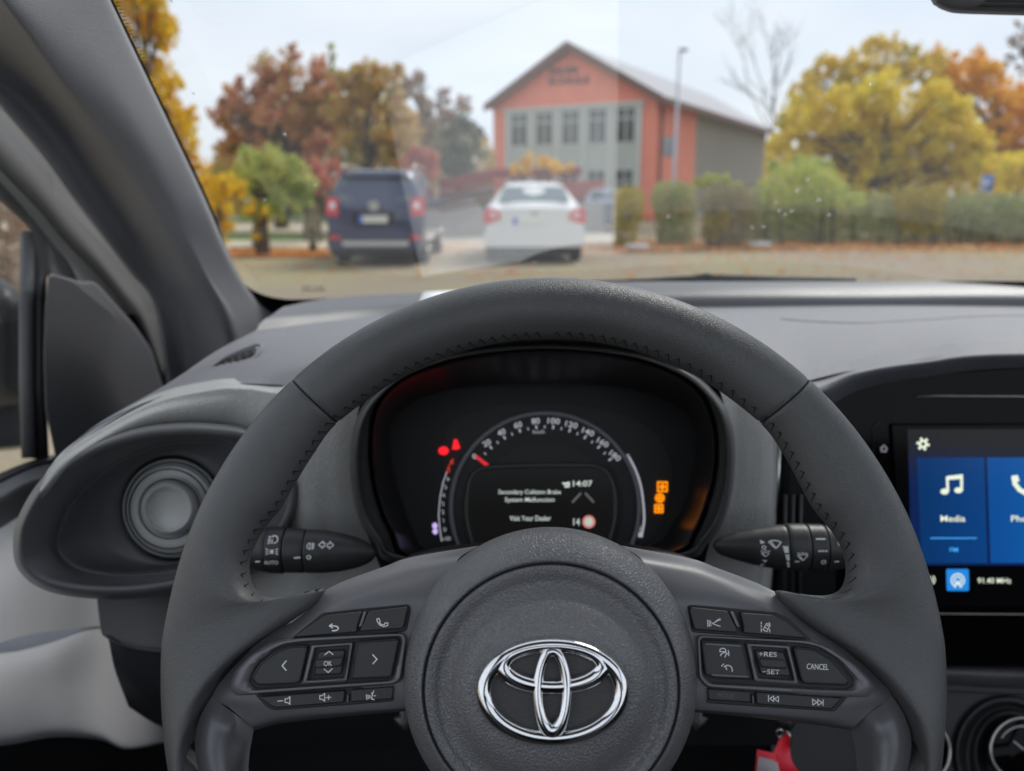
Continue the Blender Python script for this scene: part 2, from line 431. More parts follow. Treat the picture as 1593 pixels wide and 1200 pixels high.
# wiper resting on the cowl outside
wp_ = thing('windscreen_wiper', at(1100, 436, 1.16), 'dark wiper arm resting at the foot of the windscreen', 'wiper')
MB().tube([at(900, 441, 1.17), at(1010, 437.5, 1.17), at(1100, 434, 1.17), at(1200, 435.5, 1.17), at(1330, 438, 1.18)], [.003, .004, .0075, .006, .005], 8).make('arm', M['rubber'], wp_)
MB().tube([at(1083, 431, 1.165), at(1100, 430, 1.165), at(1116, 431, 1.165)], [.003, .005, .003], 8).make('pivot_cap', M['rubber'], wp_)
MB().tube([at(940, 439, 1.16), at(1060, 433.5, 1.16), at(1180, 434, 1.16), at(1260, 438, 1.16)], [.0025]*4, 6).make('blade', M['rubber'], wp_)

# ================================================================= A PILLAR
pl = thing('windscreen_pillar', at(424, 490, .86), 'wide grey trimmed windscreen pillar slanting across the upper left', 'pillar')
def G(px, py, d=0):   # depth of the glass along a pixel
    return onglass(px, py).y*(1-d)
E1 = [(118, -110), (143, -60), (172, 0), (222, 105), (269, 203), (317, 304), (347, 374), (374, 430), (402, 468), (432, 492)]
MC = [(0, -130), (50, -60), (95, 20), (160, 110), (214, 205), (265, 300), (300, 370), (335, 440), (368, 490), (392, 530)]
CR = [(-110, -110), (-50, -50), (8, 28), (78, 118), (138, 192), (203, 277), (248, 352), (288, 425), (325, 490), (345, 560)]
DK = [(-160, -60), (-95, 0), (-28, 92), (38, 145), (98, 215), (155, 292), (205, 365), (245, 430), (282, 495), (300, 580)]
L1 = [(-210, 0), (-145, 50), (-62, 100), (0, 168), (63, 241), (111, 307), (165, 377), (203, 425), (240, 476), (262, 610)]
prow = []
for i in range(10):
    y0 = G(*E1[i])
    prow.append([(E1[i][0]+1, E1[i][1]+3, y0-.002), (E1[i][0]-2, E1[i][1]+1, y0-.016), (E1[i][0]-9, E1[i][1]+4, y0-.034),
                 (MC[i][0], MC[i][1], y0-.082), (CR[i][0]+22, CR[i][1]-8, y0-.118), (CR[i][0], CR[i][1], y0-.112), (DK[i][0]+6, DK[i][1], y0-.055), (DK[i][0]-14, DK[i][1]+8, y0-.052), (L1[i][0]+4, L1[i][1]-4, y0-.082), (L1[i][0], L1[i][1], y0-.064)])
patch('trim', prow, M['pillar'], pl, nu=60, nv=50)

# ================================================================= DOOR
dr = thing('front_door', Vector((-.45, .65, .1)), 'grey front door at the far left with black window frame and pale inner panel', 'door')
XW = -.47
def dmap(X): 
    def f(px, py, w_=0): return onp(px, py, Vector((X+w_, 0, 0)), Vector((1, 0, 0)))
    return f
dW = dmap(XW)
# second trim band beside the pillar (door frame upper)
A_ = [(-145, 55), (-60, 103), (2, 172), (64, 245), (112, 311), (165, 380), (203, 430), (242, 480), (266, 560)]
B_ = [(-160, 100), (-70, 180), (0, 262), (55, 320), (104, 379), (150, 425), (187, 470), (215, 510), (250, 600)]
A2_ = [(x-8, y+4) for x, y in A_]; mid = [((a[0]+b[0])/2-3, (a[1]+b[1])/2) for a, b in zip(A_, B_)]
def dm3(px, py, X): return onp(px, py, Vector((X-.035, 0, 0)), Vector((1, 0, 0)))
core = [(-60, 240), (-25, 275), (0, 306), (30, 334), (52, 362), (62, 400), (78, 428), (110, 470), (190, 640)]
patch('frame_core', [[(x+45, y-22, -.492) for x, y in A_], [(x, y, -.492) for x, y in core]], M['blackpl'], dr, nu=30, nv=4, f3=dm3)
patch('window_surround', [[(x+16, y-12, -.475) for x, y in A_], [(x, y, -.455) for x, y in A2_], [(x, y, -.44) for x, y in mid], [(x+3, y-3, -.445) for x, y in B_], [(x, y, -.462) for x, y in B_]], mat('surround_dark', (.065, .062, .060), .6, bump=('n', 900, .0002)), dr, nu=40, nv=14, f3=dm3)
# gleam on the seal painted as a pale grey strip, then black seal
C_ = [(-60, 225), (0, 285), (45, 335), (80, 378), (104, 405), (122, 438)]
B3 = [(-68, 178), (0, 264), (55, 322), (104, 381), (150, 428), (200, 482)]
patch('seal_gleam', [[(x, y, -.462) for x, y in B3], [((x+u)/2, (y+v)/2, -.468) for (x, y), (u, v) in zip(B3, C_)], [(x, y, -.47) for x, y in C_]], M['vent'], dr, nu=30, nv=6, f3=dm3)
D_ = [(-60, 255), (0, 313), (30, 340), (48, 360), (52, 366), (62, 425)]
C2 = [(-60, 223), (0, 283), (45, 333), (83, 380), (104, 408), (114, 445)]
patch('window_frame', [[(x, y, -.468) for x, y in C2], [((x+u)/2, (y+v)/2, -.46) for (x, y), (u, v) in zip(C2, D_)], [(x, y, -.472) for x, y in D_]], M['blackpl'], dr, nu=30, nv=8, f3=dm3)
m = MB()
for (pts, X, rr) in ((([(44, 362), (41, 480), (41, 600), (45, 712)]), -.48, .007),):
    m.tube([dm3(x, y, X) for x, y in pts], rr, 8)
m.make('glass_channel', M['dashdark'], dr)
MB().tube([dm3(x, y, -.478) for x, y in [(53, 366), (51, 480), (51, 600), (56, 713)]], .0042, 8).make('glass_channel', M['rubber'], dr)
MB().tube([dm3(x, y, -.474) for x, y in [(63, 385), (61, 480), (61, 600), (66, 716)]], .0065, 8).make('division_bar', M['blackpl'], dr)
# quarter panel
qp = [(76, 424), (128, 439), (142, 437), (152, 442), (188, 482), (212, 510), (236, 545), (250, 590), (268, 650), (240, 760), (86, 712), (71, 640), (68, 560), (70, 480)]
plate('quarter_panel', qp, lambda x, y, w_: dm3(x, y, -.438+w_), -.03, .004, mat('quarter_dark', (.075, .076, .082), .5, bump=('n', 900, .0001)), dr, r=8, b=4, bh=.002)
# sill below the glass
patch('window_sill', [[(-60, 768, -.48), (0, 736, -.48), (70, 710, -.475), (110, 708, -.46)], [(-60, 782, -.462), (0, 746, -.46), (70, 718, -.458), (110, 716, -.452)], [(-60, 790, -.462), (0, 752, -.462), (70, 724, -.46), (110, 722, -.455)]], M['blackpl'], dr, nu=16, nv=8, f3=dm3)
patch('door_top_trim', [[(-60, 788, -.462), (0, 750, -.462), (70, 722, -.458), (130, 722, -.45)], [(-60, 800, -.44), (0, 762, -.44), (66, 735, -.44), (130, 740, -.44)], [(-60, 815, -.43), (0, 780, -.43), (60, 750, -.43), (130, 770, -.43)], [(-60, 855, -.45), (0, 822, -.45), (50, 800, -.45), (130, 830, -.45)]], M['dashdark'], dr, nu=20, nv=16, f3=dm3)
# pale body coloured inner panel
patch('inner_panel', [[(-120, 870, -.452), (0, 818, -.452), (60, 790, -.45), (160, 800, -.45), (250, 830, -.45)], [(-120, 950, -.435), (0, 905, -.43), (60, 880, -.43), (160, 900, -.435), (260, 940, -.445)],
      [(-120, 1040, -.42), (0, 1000, -.42), (60, 985, -.42), (150, 975, -.43), (215, 975, -.445)]], M['doorgrey'], dr, nu=30, nv=20, f3=dm3)
patch('armrest_panel', [[(-120, 990, -.455), (0, 985, -.455), (60, 975, -.455), (110, 960, -.455), (150, 930, -.46), (185, 890, -.47)], [(-120, 1028, -.42), (0, 1026, -.42), (60, 1020, -.42), (110, 1000, -.425), (150, 965, -.435), (185, 930, -.45)], [(-120, 1090, -.405), (0, 1080, -.405), (70, 1075, -.41), (130, 1060, -.42), (175, 1040, -.43), (215, 1020, -.45)],
      [(-120, 1150, -.40), (0, 1146, -.40), (80, 1133, -.405), (150, 1138, -.41), (195, 1155, -.42), (262, 1142, -.44)], [(-120, 1162, -.41), (0, 1160, -.41), (80, 1147, -.415), (150, 1150, -.42), (195, 1162, -.43), (262, 1150, -.45)]], M['doorgrey'], dr, nu=36, nv=24, f3=dm3)
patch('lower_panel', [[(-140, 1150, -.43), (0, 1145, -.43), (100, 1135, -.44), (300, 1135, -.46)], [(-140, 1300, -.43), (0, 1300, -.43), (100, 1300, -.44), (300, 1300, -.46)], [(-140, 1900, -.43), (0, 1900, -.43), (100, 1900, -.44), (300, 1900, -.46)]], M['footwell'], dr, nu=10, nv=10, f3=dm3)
MB().add([dm3(x, y, -.485) for x, y in [(-160, 200), (0, 290), (48, 352), (60, 420), (60, 718), (0, 742), (-160, 800)]], [(0, 1, 2, 3, 4, 5, 6)]).make('side_glass', M['glass'], dr)

# floor pan, sills, bulkheads, added to block ground reflections and light leaks
fl = thing('cabin_floor', (.33, -.5, .12), 'dark carpeted cabin floor and sills added below the dashboard to block outside light', 'car floor')
carpet = mat('carpet', (.012, .012, .013), .95, var=.2, vs=60)
def slab(name, a, b): MB().box([(a[i]+b[i])/2 for i in range(3)], *[b[i]-a[i] for i in range(3)]).make(name, carpet, fl, smooth=False)
slab('floor', (-.62, -2.1, .12), (1.24, 1.17, .15)); slab('left_sill', (-.62, -2.1, .152), (-.585, 1.17, .86)); slab('right_sill', (1.2, -2.1, .152), (1.24, 1.17, 1.0)); slab('firewall', (-.58, 1.14, .152), (1.19, 1.17, 1.03)); slab('rear_bulkhead', (-.58, -2.1, .152), (1.19, -2.06, 1.12))
# roof rails and linings out of view, added to shape cabin light; open sunroof invented
rf_ = thing('unseen_roof', (.33, -.3, EYE+.34), 'dark car roof lining out of view, with an opening added above the front seats for light', 'car roof')
hl = mat('roof_lining', (.16, .16, .165), .9, var=.05)
def rslab(name, x0, x1, y0, y1): MB().box(((x0+x1)/2, (y0+y1)/2, EYE+.36), x1-x0, y1-y0, .03, bev=.008).make(name, hl, rf_)
rslab('front_rail', -.42, 1.08, .12, .34); rslab('side_rail', -.42, -.28, -1.5, .118); rslab('side_rail', .94, 1.08, -1.5, .118); rslab('front_lining', -.278, .938, -.12, .118); rslab('rear_lining', -.42, 1.08, -2.1, -1.502)

st_ = thing('unseen_seat', (.02, -.35, .3), 'unseen dark fabric seat backrest added behind the viewpoint to darken reflections', 'seat')  # unseen seat, added so the chrome emblem reflects something dark
fabric = mat('seat_fabric', (.03, .03, .032), .9, var=.1, vs=30)
ringloft('backrest', [[(.02+u*k1, Y, z) for u, z in [(-.2, .45), (0, .42), (.2, .45), (.27, .7), (.24, 1.0), (.12, 1.08), (-.12, 1.08), (-.24, 1.0), (-.27, .7)]] for k1, Y in ((.3, -.30), (.9, -.31), (1, -.36), (1, -.42), (.85, -.47), (.3, -.48))], fabric, st_, n=40, f3=lambda x, y, z: Vector((x, y-(z-.7)*.3, z)), cap=True)
ringloft('headrest', [[(.02+u*k1, Y, 1.2+(z-1.2)*k1) for u, z in [(-.12, 1.12), (.12, 1.12), (.13, 1.25), (.08, 1.31), (-.08, 1.31), (-.13, 1.25)]] for k1, Y in ((.3, -.48), (.9, -.49), (1, -.53), (1, -.57), (.9, -.60), (.3, -.61))], fabric, st_, n=30, f3=lambda x, y, z: Vector((x, y, z)), cap=True)

# outside mirror
def mX(px, py, Y): return at(px, py, Y)
mr_ = thing('door_mirror', at(-10, 640, .98), 'black door mirror housing with grey lower cover seen through the side window', 'mirror')
hs = [[(-170, 470), (-100, 440), (-30, 428), (10, 440), (28, 458), (38, 480), (43, 540), (42, 600), (40, 632), (-60, 640), (-170, 640), (-190, 560)]]
c_ = (-60, 545)
def scl(P, f): return [(c_[0]+(x-c_[0])*f, c_[1]+(y-c_[1])*f) for x, y in P]
ringloft('housing', [[(x, y, Y) for x, y in scl(hs[0], f)] for f, Y in ((.05, .93), (.6, .935), (.88, .95), (1.0, .99), (1.02, 1.04), (.9, 1.12), (.5, 1.17), (.05, 1.18))], M['blackpl'], mr_, n=48)
ringloft('lower_cover', [[(x, y, Y) for x, y in P] for P, Y in [
    ([(-150, 640), (-60, 636), (39, 630), (43, 650), (43, 672), (40, 692), (-60, 700), (-150, 705)], 1.0),
    ([(-152, 634), (-60, 630), (42, 624), (47, 650), (47, 672), (44, 696), (-60, 706), (-152, 712)], 1.03),
    ([(-150, 640), (-60, 636), (39, 630), (43, 650), (43, 672), (40, 692), (-60, 700), (-150, 705)], 1.10)]], mat('mirror_grey', (.10, .10, .11), .35, var=.05), mr_, n=48, cap=True)

# ================================================================= DASHBOARD
da = thing('dashboard', at(1300, 640, .66), 'grey moulded dashboard with soft top running behind the steering wheel', 'dashboard')
top = [
 [(440, 478, .84), (500, 466, .92), (600, 458, .99), (760, 452, 1.03), (930, 440, 1.055), (1100, 438, 1.06), (1340, 438, 1.06), (1593, 438, 1.06), (2100, 446, 1.03)],
 [(420, 492, .80), (500, 480, .88), (600, 470, .95), (760, 460, 1.0), (930, 449, 1.03), (1100, 447, 1.03), (1340, 447, 1.03), (1593, 447, 1.03), (2100, 456, 1.0)],
 [(408, 500, .78), (495, 488, .86), (600, 478, .93), (760, 468, .98), (930, 462, 1.0), (1100, 461, 1.005), (1340, 461, 1.005), (1593, 461, 1.005), (2100, 470, .98)],
 [(398, 515, .76), (490, 503, .84), (600, 491, .915), (760, 482, .965), (930, 481, .99), (1100, 480, .995), (1340, 477, .995), (1593, 479, .995), (2100, 488, .97)]]
patch('defroster_ridge', top, M['dashdark'], da, nu=80, nv=20)
tp = [
 [(x, y-8, Y+.03) for x, y, Y in [(400, 513, .768), (440, 508, .803), (492, 502, .845), (600, 490, .92), (760, 480, .97), (930, 479, .995), (1100, 478, 1.0), (1250, 476, 1.0), (1400, 475, 1.0), (1593, 477, 1.0), (2100, 486, .975)]],
 [(400, 513, .768), (440, 508, .803), (492, 502, .845), (600, 490, .92), (760, 480, .97), (930, 479, .995), (1100, 478, 1.0), (1250, 476, 1.0), (1400, 475, 1.0), (1593, 477, 1.0), (2100, 486, .975)],
 [(337, 546, .66), (400, 535, .69), (480, 520, .74), (600, 505, .80), (760, 496, .84), (930, 494, .87), (1100, 492, .88), (1250, 492, .88), (1400, 491, .88), (1593, 490, .88), (2100, 500, .87)],
 [(259, 598, .60), (330, 572, .62), (430, 548, .65), (580, 522, .68), (740, 509, .69), (900, 506, .71), (1080, 510, .74), (1230, 515, .77), (1400, 510, .78), (1593, 507, .78), (2100, 516, .78)],
 [(150, 661, .55), (262, 606, .575), (385, 580, .59), (555, 548, .585), (735, 519, .56), (880, 515, .56), (1050, 527, .60), (1200, 550, .67), (1350, 545, .69), (1593, 530, .70), (2100, 540, .70)],
 [(96, 707, .52), (225, 629, .545), (375, 601, .56), (465, 606, .548), (700, 532, .475), (860, 522, .465), (1020, 536, .49), (1190, 598, .58), (1333, 576, .625), (1593, 545, .635), (2100, 556, .635)]]
pad = patch('top_pad', tp, M['dash'], da, nu=110, nv=70)
from mathutils.bvhtree import BVHTree
_po = ORG[pad]; _bvh = BVHTree.FromPolygons([v.co+_po for v in pad.data.vertices], [tuple(p.vertices) for p in pad.data.polygons])
def onpad(px, py):
    r = ray(px, py).normalized(); h = _bvh.ray_cast(CAM, r)
    return (h[0]-r*.0004) if h[0] else None
def padline(name, pts, rad, mt):
    q = [onpad(x, y) for x, y in cat(pts, 60)]; q = [p for p in q if p is not None]
    if len(q) > 3: MB().tube(q, rad, 6).make(name, mt, da)
padline('airbag_lid_seam', [(1215, 497), (1270, 501), (1340, 503), (1420, 499), (1500, 494), (1593, 491), (1800, 490)], .0007, M['bezel'])
padline('pad_seam', [(100, 700), (150, 664), (225, 628), (300, 603), (375, 598), (440, 600)], .0006, M['bezel'])
# front lip of the top pad, rolling down on the right over the centre screen
patch('screen_hood_lip', [[(1170, 580, .61), (1260, 584, .63), (1333, 560, .655), (1433, 543, .665), (1593, 530, .665), (2100, 541, .665)], [(1186, 597, .582), (1260, 600, .60), (1333, 576, .625), (1433, 559, .635), (1593, 545, .635), (2100, 556, .635)],
    [(1186, 603, .572), (1262, 608, .592), (1333, 582, .618), (1433, 565, .625), (1593, 552, .625), (2100, 563, .625)],
    [(1186, 612, .572), (1264, 618, .594), (1333, 592, .625), (1433, 574, .632), (1593, 561, .632), (2100, 572, .632)],
    [(1186, 640, .60), (1266, 640, .64), (1333, 612, .66), (1433, 594, .66), (1593, 585, .66), (2100, 590, .66)]], M['dash'], da, nu=50, nv=16)
# panel between seam and vent pod, dropping to the side of the cluster
patch('front_panel', [
 [(66, 750, .535), (104, 697, .545), (229, 619, .565), (330, 592, .575), (385, 590, .58), (440, 592, .58), (520, 580, .56), (572, 575, .55)],
 [(60, 760, .505), (96, 709, .518), (225, 631, .543), (330, 604, .553), (385, 602, .557), (440, 609, .55), (520, 600, .53), (572, 590, .525)],
 [(62, 760, .500), (96, 713, .512), (225, 637, .536), (330, 612, .546), (385, 612, .55), (440, 622, .545), (520, 625, .535), (560, 625, .535)],
 [(65, 780, .505), (130, 715, .515), (225, 668, .535), (330, 655, .548), (385, 662, .55), (450, 680, .538), (515, 690, .535), (552, 690, .538)],
 [(90, 860, .60), (160, 790, .63), (250, 760, .63), (340, 760, .62), (395, 780, .58), (460, 790, .54), (515, 790, .54), (558, 790, .545)],
 [(100, 900, .60), (180, 880, .63), (270, 860, .63), (350, 860, .62), (400, 880, .575), (460, 880, .545), (520, 880, .545), (590, 880, .55)],
 [(110, 905, .56), (190, 900, .58), (280, 910, .58), (360, 950, .57), (400, 970, .56), (460, 970, .55), (520, 970, .55), (620, 970, .55)]], M['panelgrey'], da, nu=60, nv=50)
# grained panel right of the cluster, rounding away at x~1205
patch('front_panel', [
 [(1106, 575, .545), (1135, 590, .56), (1165, 598, .57), (1195, 610, .575), (1212, 630, .585), (1219, 640, .62)],
 [(1128, 640, .545), (1145, 640, .555), (1165, 645, .558), (1192, 665, .56), (1205, 680, .57), (1212, 690, .61)],
 [(1130, 760, .548), (1143, 760, .55), (1165, 760, .55), (1190, 765, .552), (1203, 770, .562), (1210, 772, .61)],
 [(1100, 860, .548), (1125, 860, .547), (1155, 860, .547), (1180, 865, .549), (1196, 868, .558), (1204, 870, .61)],
 [(1080, 960, .545), (1115, 960, .545), (1145, 960, .545), (1170, 965, .548), (1186, 970, .558), (1194, 975, .61)]], M['panelgrey'], da, nu=40, nv=40)
# side demister slot
m = MB()
slot = [(318, 580), (345, 561), (372, 549), (395, 541), (401, 543), (392, 553), (365, 567), (335, 579)]
SN = Vector((0, -.35, 1)).normalized(); SP = at(360, 562, .635)
def smap(px, py, w_=0): return onp(px, py, SP+SN*w_, SN)
sd_ = plate('demister_slot', slot, smap, -.004, .002, M['blackgap'], da, r=6, b=1, bh=.0004)
m = MB().tube([smap(x, y, .002) for x, y in cat([(312, 583), (345, 559), (372, 546), (398, 537), (406, 541), (395, 556), (367, 570), (336, 582)], 60, True)], .0013, 6, closed=True); m.make('demister_rim', M['dash'], da)
m = MB()
for k in range(6):
    x = 336+k*11; y = 575-k*5.4
    m.tube([smap(x, y+5, .0025), smap(x+4, y-8, .0025)], .0009, 5)
m.make('demister_fins', M['blackgap'], da)
# underside and footwell mass, column shroud
patch('lower_trim', [[(150, 925, .56), (230, 900, .57), (330, 880, .58), (500, 960, .56), (700, 960, .55), (1000, 960, .55), (1220, 960, .56)],
    [(158, 985, .55), (200, 1003, .545), (280, 1010, .54), (500, 1010, .54), (700, 1010, .54), (1000, 1010, .54), (1220, 1010, .55)],
    [(168, 992, .548), (200, 1008, .542), (280, 1014, .538), (500, 1014, .538), (700, 1014, .538), (1000, 1014, .538), (1220, 1014, .548)],
    [(178, 1040, .56), (230, 1080, .56), (300, 1090, .56), (500, 1090, .56), (700, 1090, .56), (1000, 1090, .56), (1220, 1090, .57)],
    [(200, 1100, .62), (250, 1130, .62), (320, 1150, .62), (500, 1160, .62), (700, 1160, .62), (1000, 1160, .62), (1220, 1160, .62)]], M['blackpl'], da, nu=50, nv=30)
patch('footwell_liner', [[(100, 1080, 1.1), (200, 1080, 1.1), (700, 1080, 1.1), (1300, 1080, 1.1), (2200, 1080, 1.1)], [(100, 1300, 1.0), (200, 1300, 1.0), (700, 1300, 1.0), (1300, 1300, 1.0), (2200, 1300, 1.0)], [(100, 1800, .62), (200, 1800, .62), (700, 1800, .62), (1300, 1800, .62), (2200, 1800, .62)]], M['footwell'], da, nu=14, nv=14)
# centre stack carcass
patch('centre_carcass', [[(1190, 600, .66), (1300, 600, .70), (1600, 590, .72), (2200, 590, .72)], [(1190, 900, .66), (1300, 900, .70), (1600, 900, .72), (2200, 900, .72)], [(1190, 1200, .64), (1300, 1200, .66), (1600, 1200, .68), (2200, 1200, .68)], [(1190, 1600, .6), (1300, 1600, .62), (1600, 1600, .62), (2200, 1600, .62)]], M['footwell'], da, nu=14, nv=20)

# oval vent pod
vp = thing('air_vent', at(268, 792, .55), 'dark oval air vent pod with round grey knob at the left end of the dash', 'air vent')
po = [(20, 852), (28, 805), (64, 746), (125, 696), (200, 667), (275, 657), (345, 659), (392, 668), (440, 700), (470, 760), (450, 830), (390, 895), (275, 922), (200, 932), (125, 930), (66, 917), (30, 889)]
pi = [(88, 848), (96, 815), (118, 775), (165, 732), (220, 700), (270, 687), (330, 687), (368, 698), (410, 730), (430, 770), (415, 820), (370, 865), (280, 886), (220, 893), (172, 894), (128, 886), (100, 870)]
pm = [((a[0]*.35+b[0]*.65), (a[1]*.35+b[1]*.65)) for a, b in zip(po, pi)]
cx, cy = 268, 791
ball = [(cx+82*math.cos(t), cy+82*math.sin(t)) for t in [math.atan2(y-cy, x-cx) for x, y in [(110+0, 812), (115, 800), (150, 770), (180, 745), (215, 722), (245, 712), (268, 709), (300, 716), (330, 735), (345, 760), (350, 791), (345, 820), (320, 850), (290, 868), (260, 872), (225, 862), (190, 840)]]]
ball = [(cx-80*math.cos(2*math.pi*i/17-.15), cy-82*math.sin(2*math.pi*i/17-.15)) for i in range(17)]
def dep(P, Y0, kx=0.0): return [(x, y, Y0+kx*(x-260)/240) for x, y in P]
def ins(P, d):
    return inset(P, d)
ringloft('pod_rim', [dep(ins(po, 3), .57, .02), dep(po, .54, .02), dep(ins(po, 3), .527, .02), dep(ins(po, 9), .518, .02), dep(ins(po, 20), .519, .02), dep(ins(pi, -14), .530, .02), dep(ins(pi, -3), .540, .02), dep(pi, .5415, .02)], M['dashdark'], vp, n=120, nv=40)
bl2 = [((a[0]+b[0]*2)/3, (a[1]+b[1]*2)/3) for a, b in zip(pi, ball)]
bl1 = [((a[0]*2+b[0])/3, (a[1]*2+b[1])/3) for a, b in zip(pi, ball)]
ringloft('pod_bowl', [dep(pi, .5445, .02), dep(ins(pi, 2.5), .5415, .02), dep(bl1, .556, .015), dep(bl2, .566, .01), dep(ball, .572), dep(ins(ball, 4), .60)], M['dashdark'], vp, n=120, nv=30)
def disc(name, rings, mt, parent, cx, cy, n=64, mp3=None):
    m = MB(); mp3 = mp3 or at
    m.grid([[mp3(cx+dx+r*math.cos(2*math.pi*i/n), cy+dy+r*math.sin(2*math.pi*i/n), Y) for i in range(n)] for r, dx, dy, Y in rings], cu=True)
    m.f.append(tuple((len(rings)-1)*n+i for i in range(n)))
    return m.make(name, mt, parent, sharp=40)
disc('gap_ring', [(86, 0, 0, .574), (70, 0, 0, .59), (3, 0, 0, .59)], M['blackgap'], vp, 268, 791)
disc('vent_barrel', [(77, 0, 0, .60), (77.5, 0, 0, .572), (76, 0, 0, .567), (73, 0, 0, .565), (71.5, 0, 0, .567), (70, -1, 0, .5655), (66, -2, 1, .560), (54, -4, 2, .557), (47, -5, 1, .558), (2, -5, 1, .558)], M['vent'], vp, 268, 791)
for r_, Y_ in ((71.8, .5640), (62, .5578), (46.5, .5562)):
    MB().tube([at(268-(5 if r_ < 70 else 1)+r_*math.cos(2*math.pi*i/80), 791+(1 if r_ < 70 else 0)+r_*math.sin(2*math.pi*i/80), Y_) for i in range(80)], .0005, 6, closed=True).make('ring_groove', M['blackgap'], vp)
kn = disc('knob', [(44, 0, 0, .562), (44, -2, 0, .548), (41, -4, 0, .540), (36.5, -5, 0, .537), (33.5, -6, 1, .538), (31, -6, 1, .542), (22, -6, 1, .545), (2, -6, 1, .546)], M['vent'], vp, 266, 791)

# ================================================================= INSTRUMENT CLUSTER
ic = thing('instrument_cluster', at(850, 750, .6), 'round digital speedometer cluster in a black bowl behind the steering wheel', 'dashboard instruments')
A = [(608, 872), (585, 845), (563, 812), (550, 765), (547, 705), (556, 655), (580, 615), (630, 575), (720, 545), (850, 533), (980, 545), (1065, 575), (1112, 615), (1134, 655), (1141, 705), (1136, 765), (1122, 812), (1098, 845), (1072, 868), (960, 885), (850, 890), (720, 885)]
B = [(630, 868), (606, 828), (589, 790), (578, 745), (574, 695), (580, 642), (603, 604), (650, 575), (735, 551), (850, 541), (965, 551), (1045, 575), (1090, 608), (1110, 648), (1117, 695), (1113, 745), (1101, 790), (1084, 830), (1058, 862), (960, 878), (850, 883), (730, 880)]
Cc = [(668, 853), (646, 830), (630, 790), (615, 745), (606, 700), (610, 660), (640, 628), (690, 609), (760, 600), (850, 597), (940, 600), (1005, 612), (1055, 634), (1080, 662), (1085, 700), (1076, 745), (1064, 785), (1044, 815), (1020, 842), (960, 852), (850, 858), (740, 856)]
ringloft('bezel', [[(x, y, .57) for x, y in ins(A, -4)], [(x, y, .530) for x, y in ins(A, -2)], [(x, y, .515) for x, y in A], [(x, y, .508) for x, y in ins(A, 4)], [(x, y, .508) for x, y in ins(A, 10)],
    [(a[0]*.45+b[0]*.55, a[1]*.45+b[1]*.55, .516) for a, b in zip(A, B)], [(x, y, .524) for x, y in ins(B, -2)], [(x, y, .530) for x, y in B]], M['bezel'], ic, n=160, nv=40)
ringloft('bowl', [[(x, y, .531) for x, y in B], [(x, y, .525) for x, y in ins(B, 3)], [(x, y, .524) for x, y in ins(B, 8)], [(a[0]*.5+b[0]*.5, a[1]*.5+b[1]*.5, .550) for a, b in zip(B, Cc)], [(x, y, .588) for x, y in ins(Cc, -3)], [(x, y, .602) for x, y in Cc]], M['bowl'], ic, n=160, nv=30)
FN = Vector((0, -math.cos(R(18)), math.sin(R(18)))); FP = at(850, 750, .60)
def fm(px, py, w_=0): return onp(px, py, FP+FN*w_, FN)
MB().add([fm(x, y, -.003) for x, y in cat(ins(Cc, -6), 100, True)], [tuple(range(100))]).make('gauge_face', M['face'], ic)
fp = [(700, 660), (770, 632), (850, 628), (930, 636), (985, 652), (1022, 678), (1040, 710), (1046, 740), (1042, 770), (1030, 805), (1014, 838), (960, 850), (850, 855), (740, 850), (700, 800), (690, 720)]
m = MB().add([fm(x, y, -.001) for x, y in cat(fp, 100, True)], [tuple(range(100))]); m.make('face_daylight_patch', M['facelight'], ic)  # paler patch painted in for daylight falling on the gauge face
gx, gy, gr = 848, 790, 150
def tubearc(cx, cy, r, a0, a1, w_, rad, n=60, ry=None): return [fm(x, y, w_) for x, y in arc(cx, cy, r, a0, a1, n, ry)]
m = MB(); m.add([fm(x, y, .0003) for x, y in arc(gx, gy, gr, -26, 206, 80)], [tuple(range(81))]); m.make('dial_backing', M['face'], ic)
MB().tube(tubearc(gx, gy, gr-3, -26, 206, .001, 1), .0020, 8).make('dial_ring', M['ringgrey'], ic)
# ridged band inside the ring
def ridges(a0, a1):
  m = MB()
  for k in range(40):
    a = a0+(a1-a0)*k/39
    p, q = arc(gx, gy, gr-11, a, a, 1)[0], arc(gx, gy, gr-27, a, a, 1)[0]
    strokes(m, [[p, q]], .9, fm, .0009)
  m.make('ridged_band', ridgem, ic)
ridgem = mat('ridge', (.055, .055, .06), .4)
ridges(-24, 38); ridges(146, 204)
m = MB().add([fm(x, y, .0012) for x, y in arc(gx, gy+5, gr-43, -20, 200, 60)], [tuple(range(61))]); m.make('dial_centre', M['facelight'], ic)
m = MB(); mt = MB()
for k in range(10):
    a = 144-k*(144-36.5)/9
    x, y = arc(gx, gy, gr-14.5, a, a, 1)[0]
    s_ = str(k*20); rot = R(90-a)*.72
    text(m, s_, x, y, fm, h=9.0, wd=6.2*len(s_)+(0.5 if len(s_) > 1 else 0.2), rot=rot, w_=.0014, bold=.018)
    p, q = arc(gx, gy, gr-22, a, a, 1)[0], arc(gx, gy, gr-26, a, a, 1)[0]; strokes(mt, [[p, q]], 2.6, fm, .0014)
    if k < 9:
        a2 = a-(144-36.5)/18; p, q = arc(gx, gy, gr-23, a2, a2, 1)[0], arc(gx, gy, gr-26, a2, a2, 1)[0]; strokes(mt, [[p, q]], 1.8, fm, .0014)
m.make('speed_numbers', M['disp_dim'], ic); mt.make('speed_ticks', M['disp_dim'], ic)
m = MB(); text(m, 'km/h', 838, 672, fm, h=6, wd=18, w_=.0016); m.make('unit_text', M['disp_dim'], ic)
m = MB(); polyf(m, [[(738.5, 711.5), (742, 708.5), (760, 722), (761, 726), (757, 727.5)]], fm, .003); m.make('needle', M['redneedle'], ic)
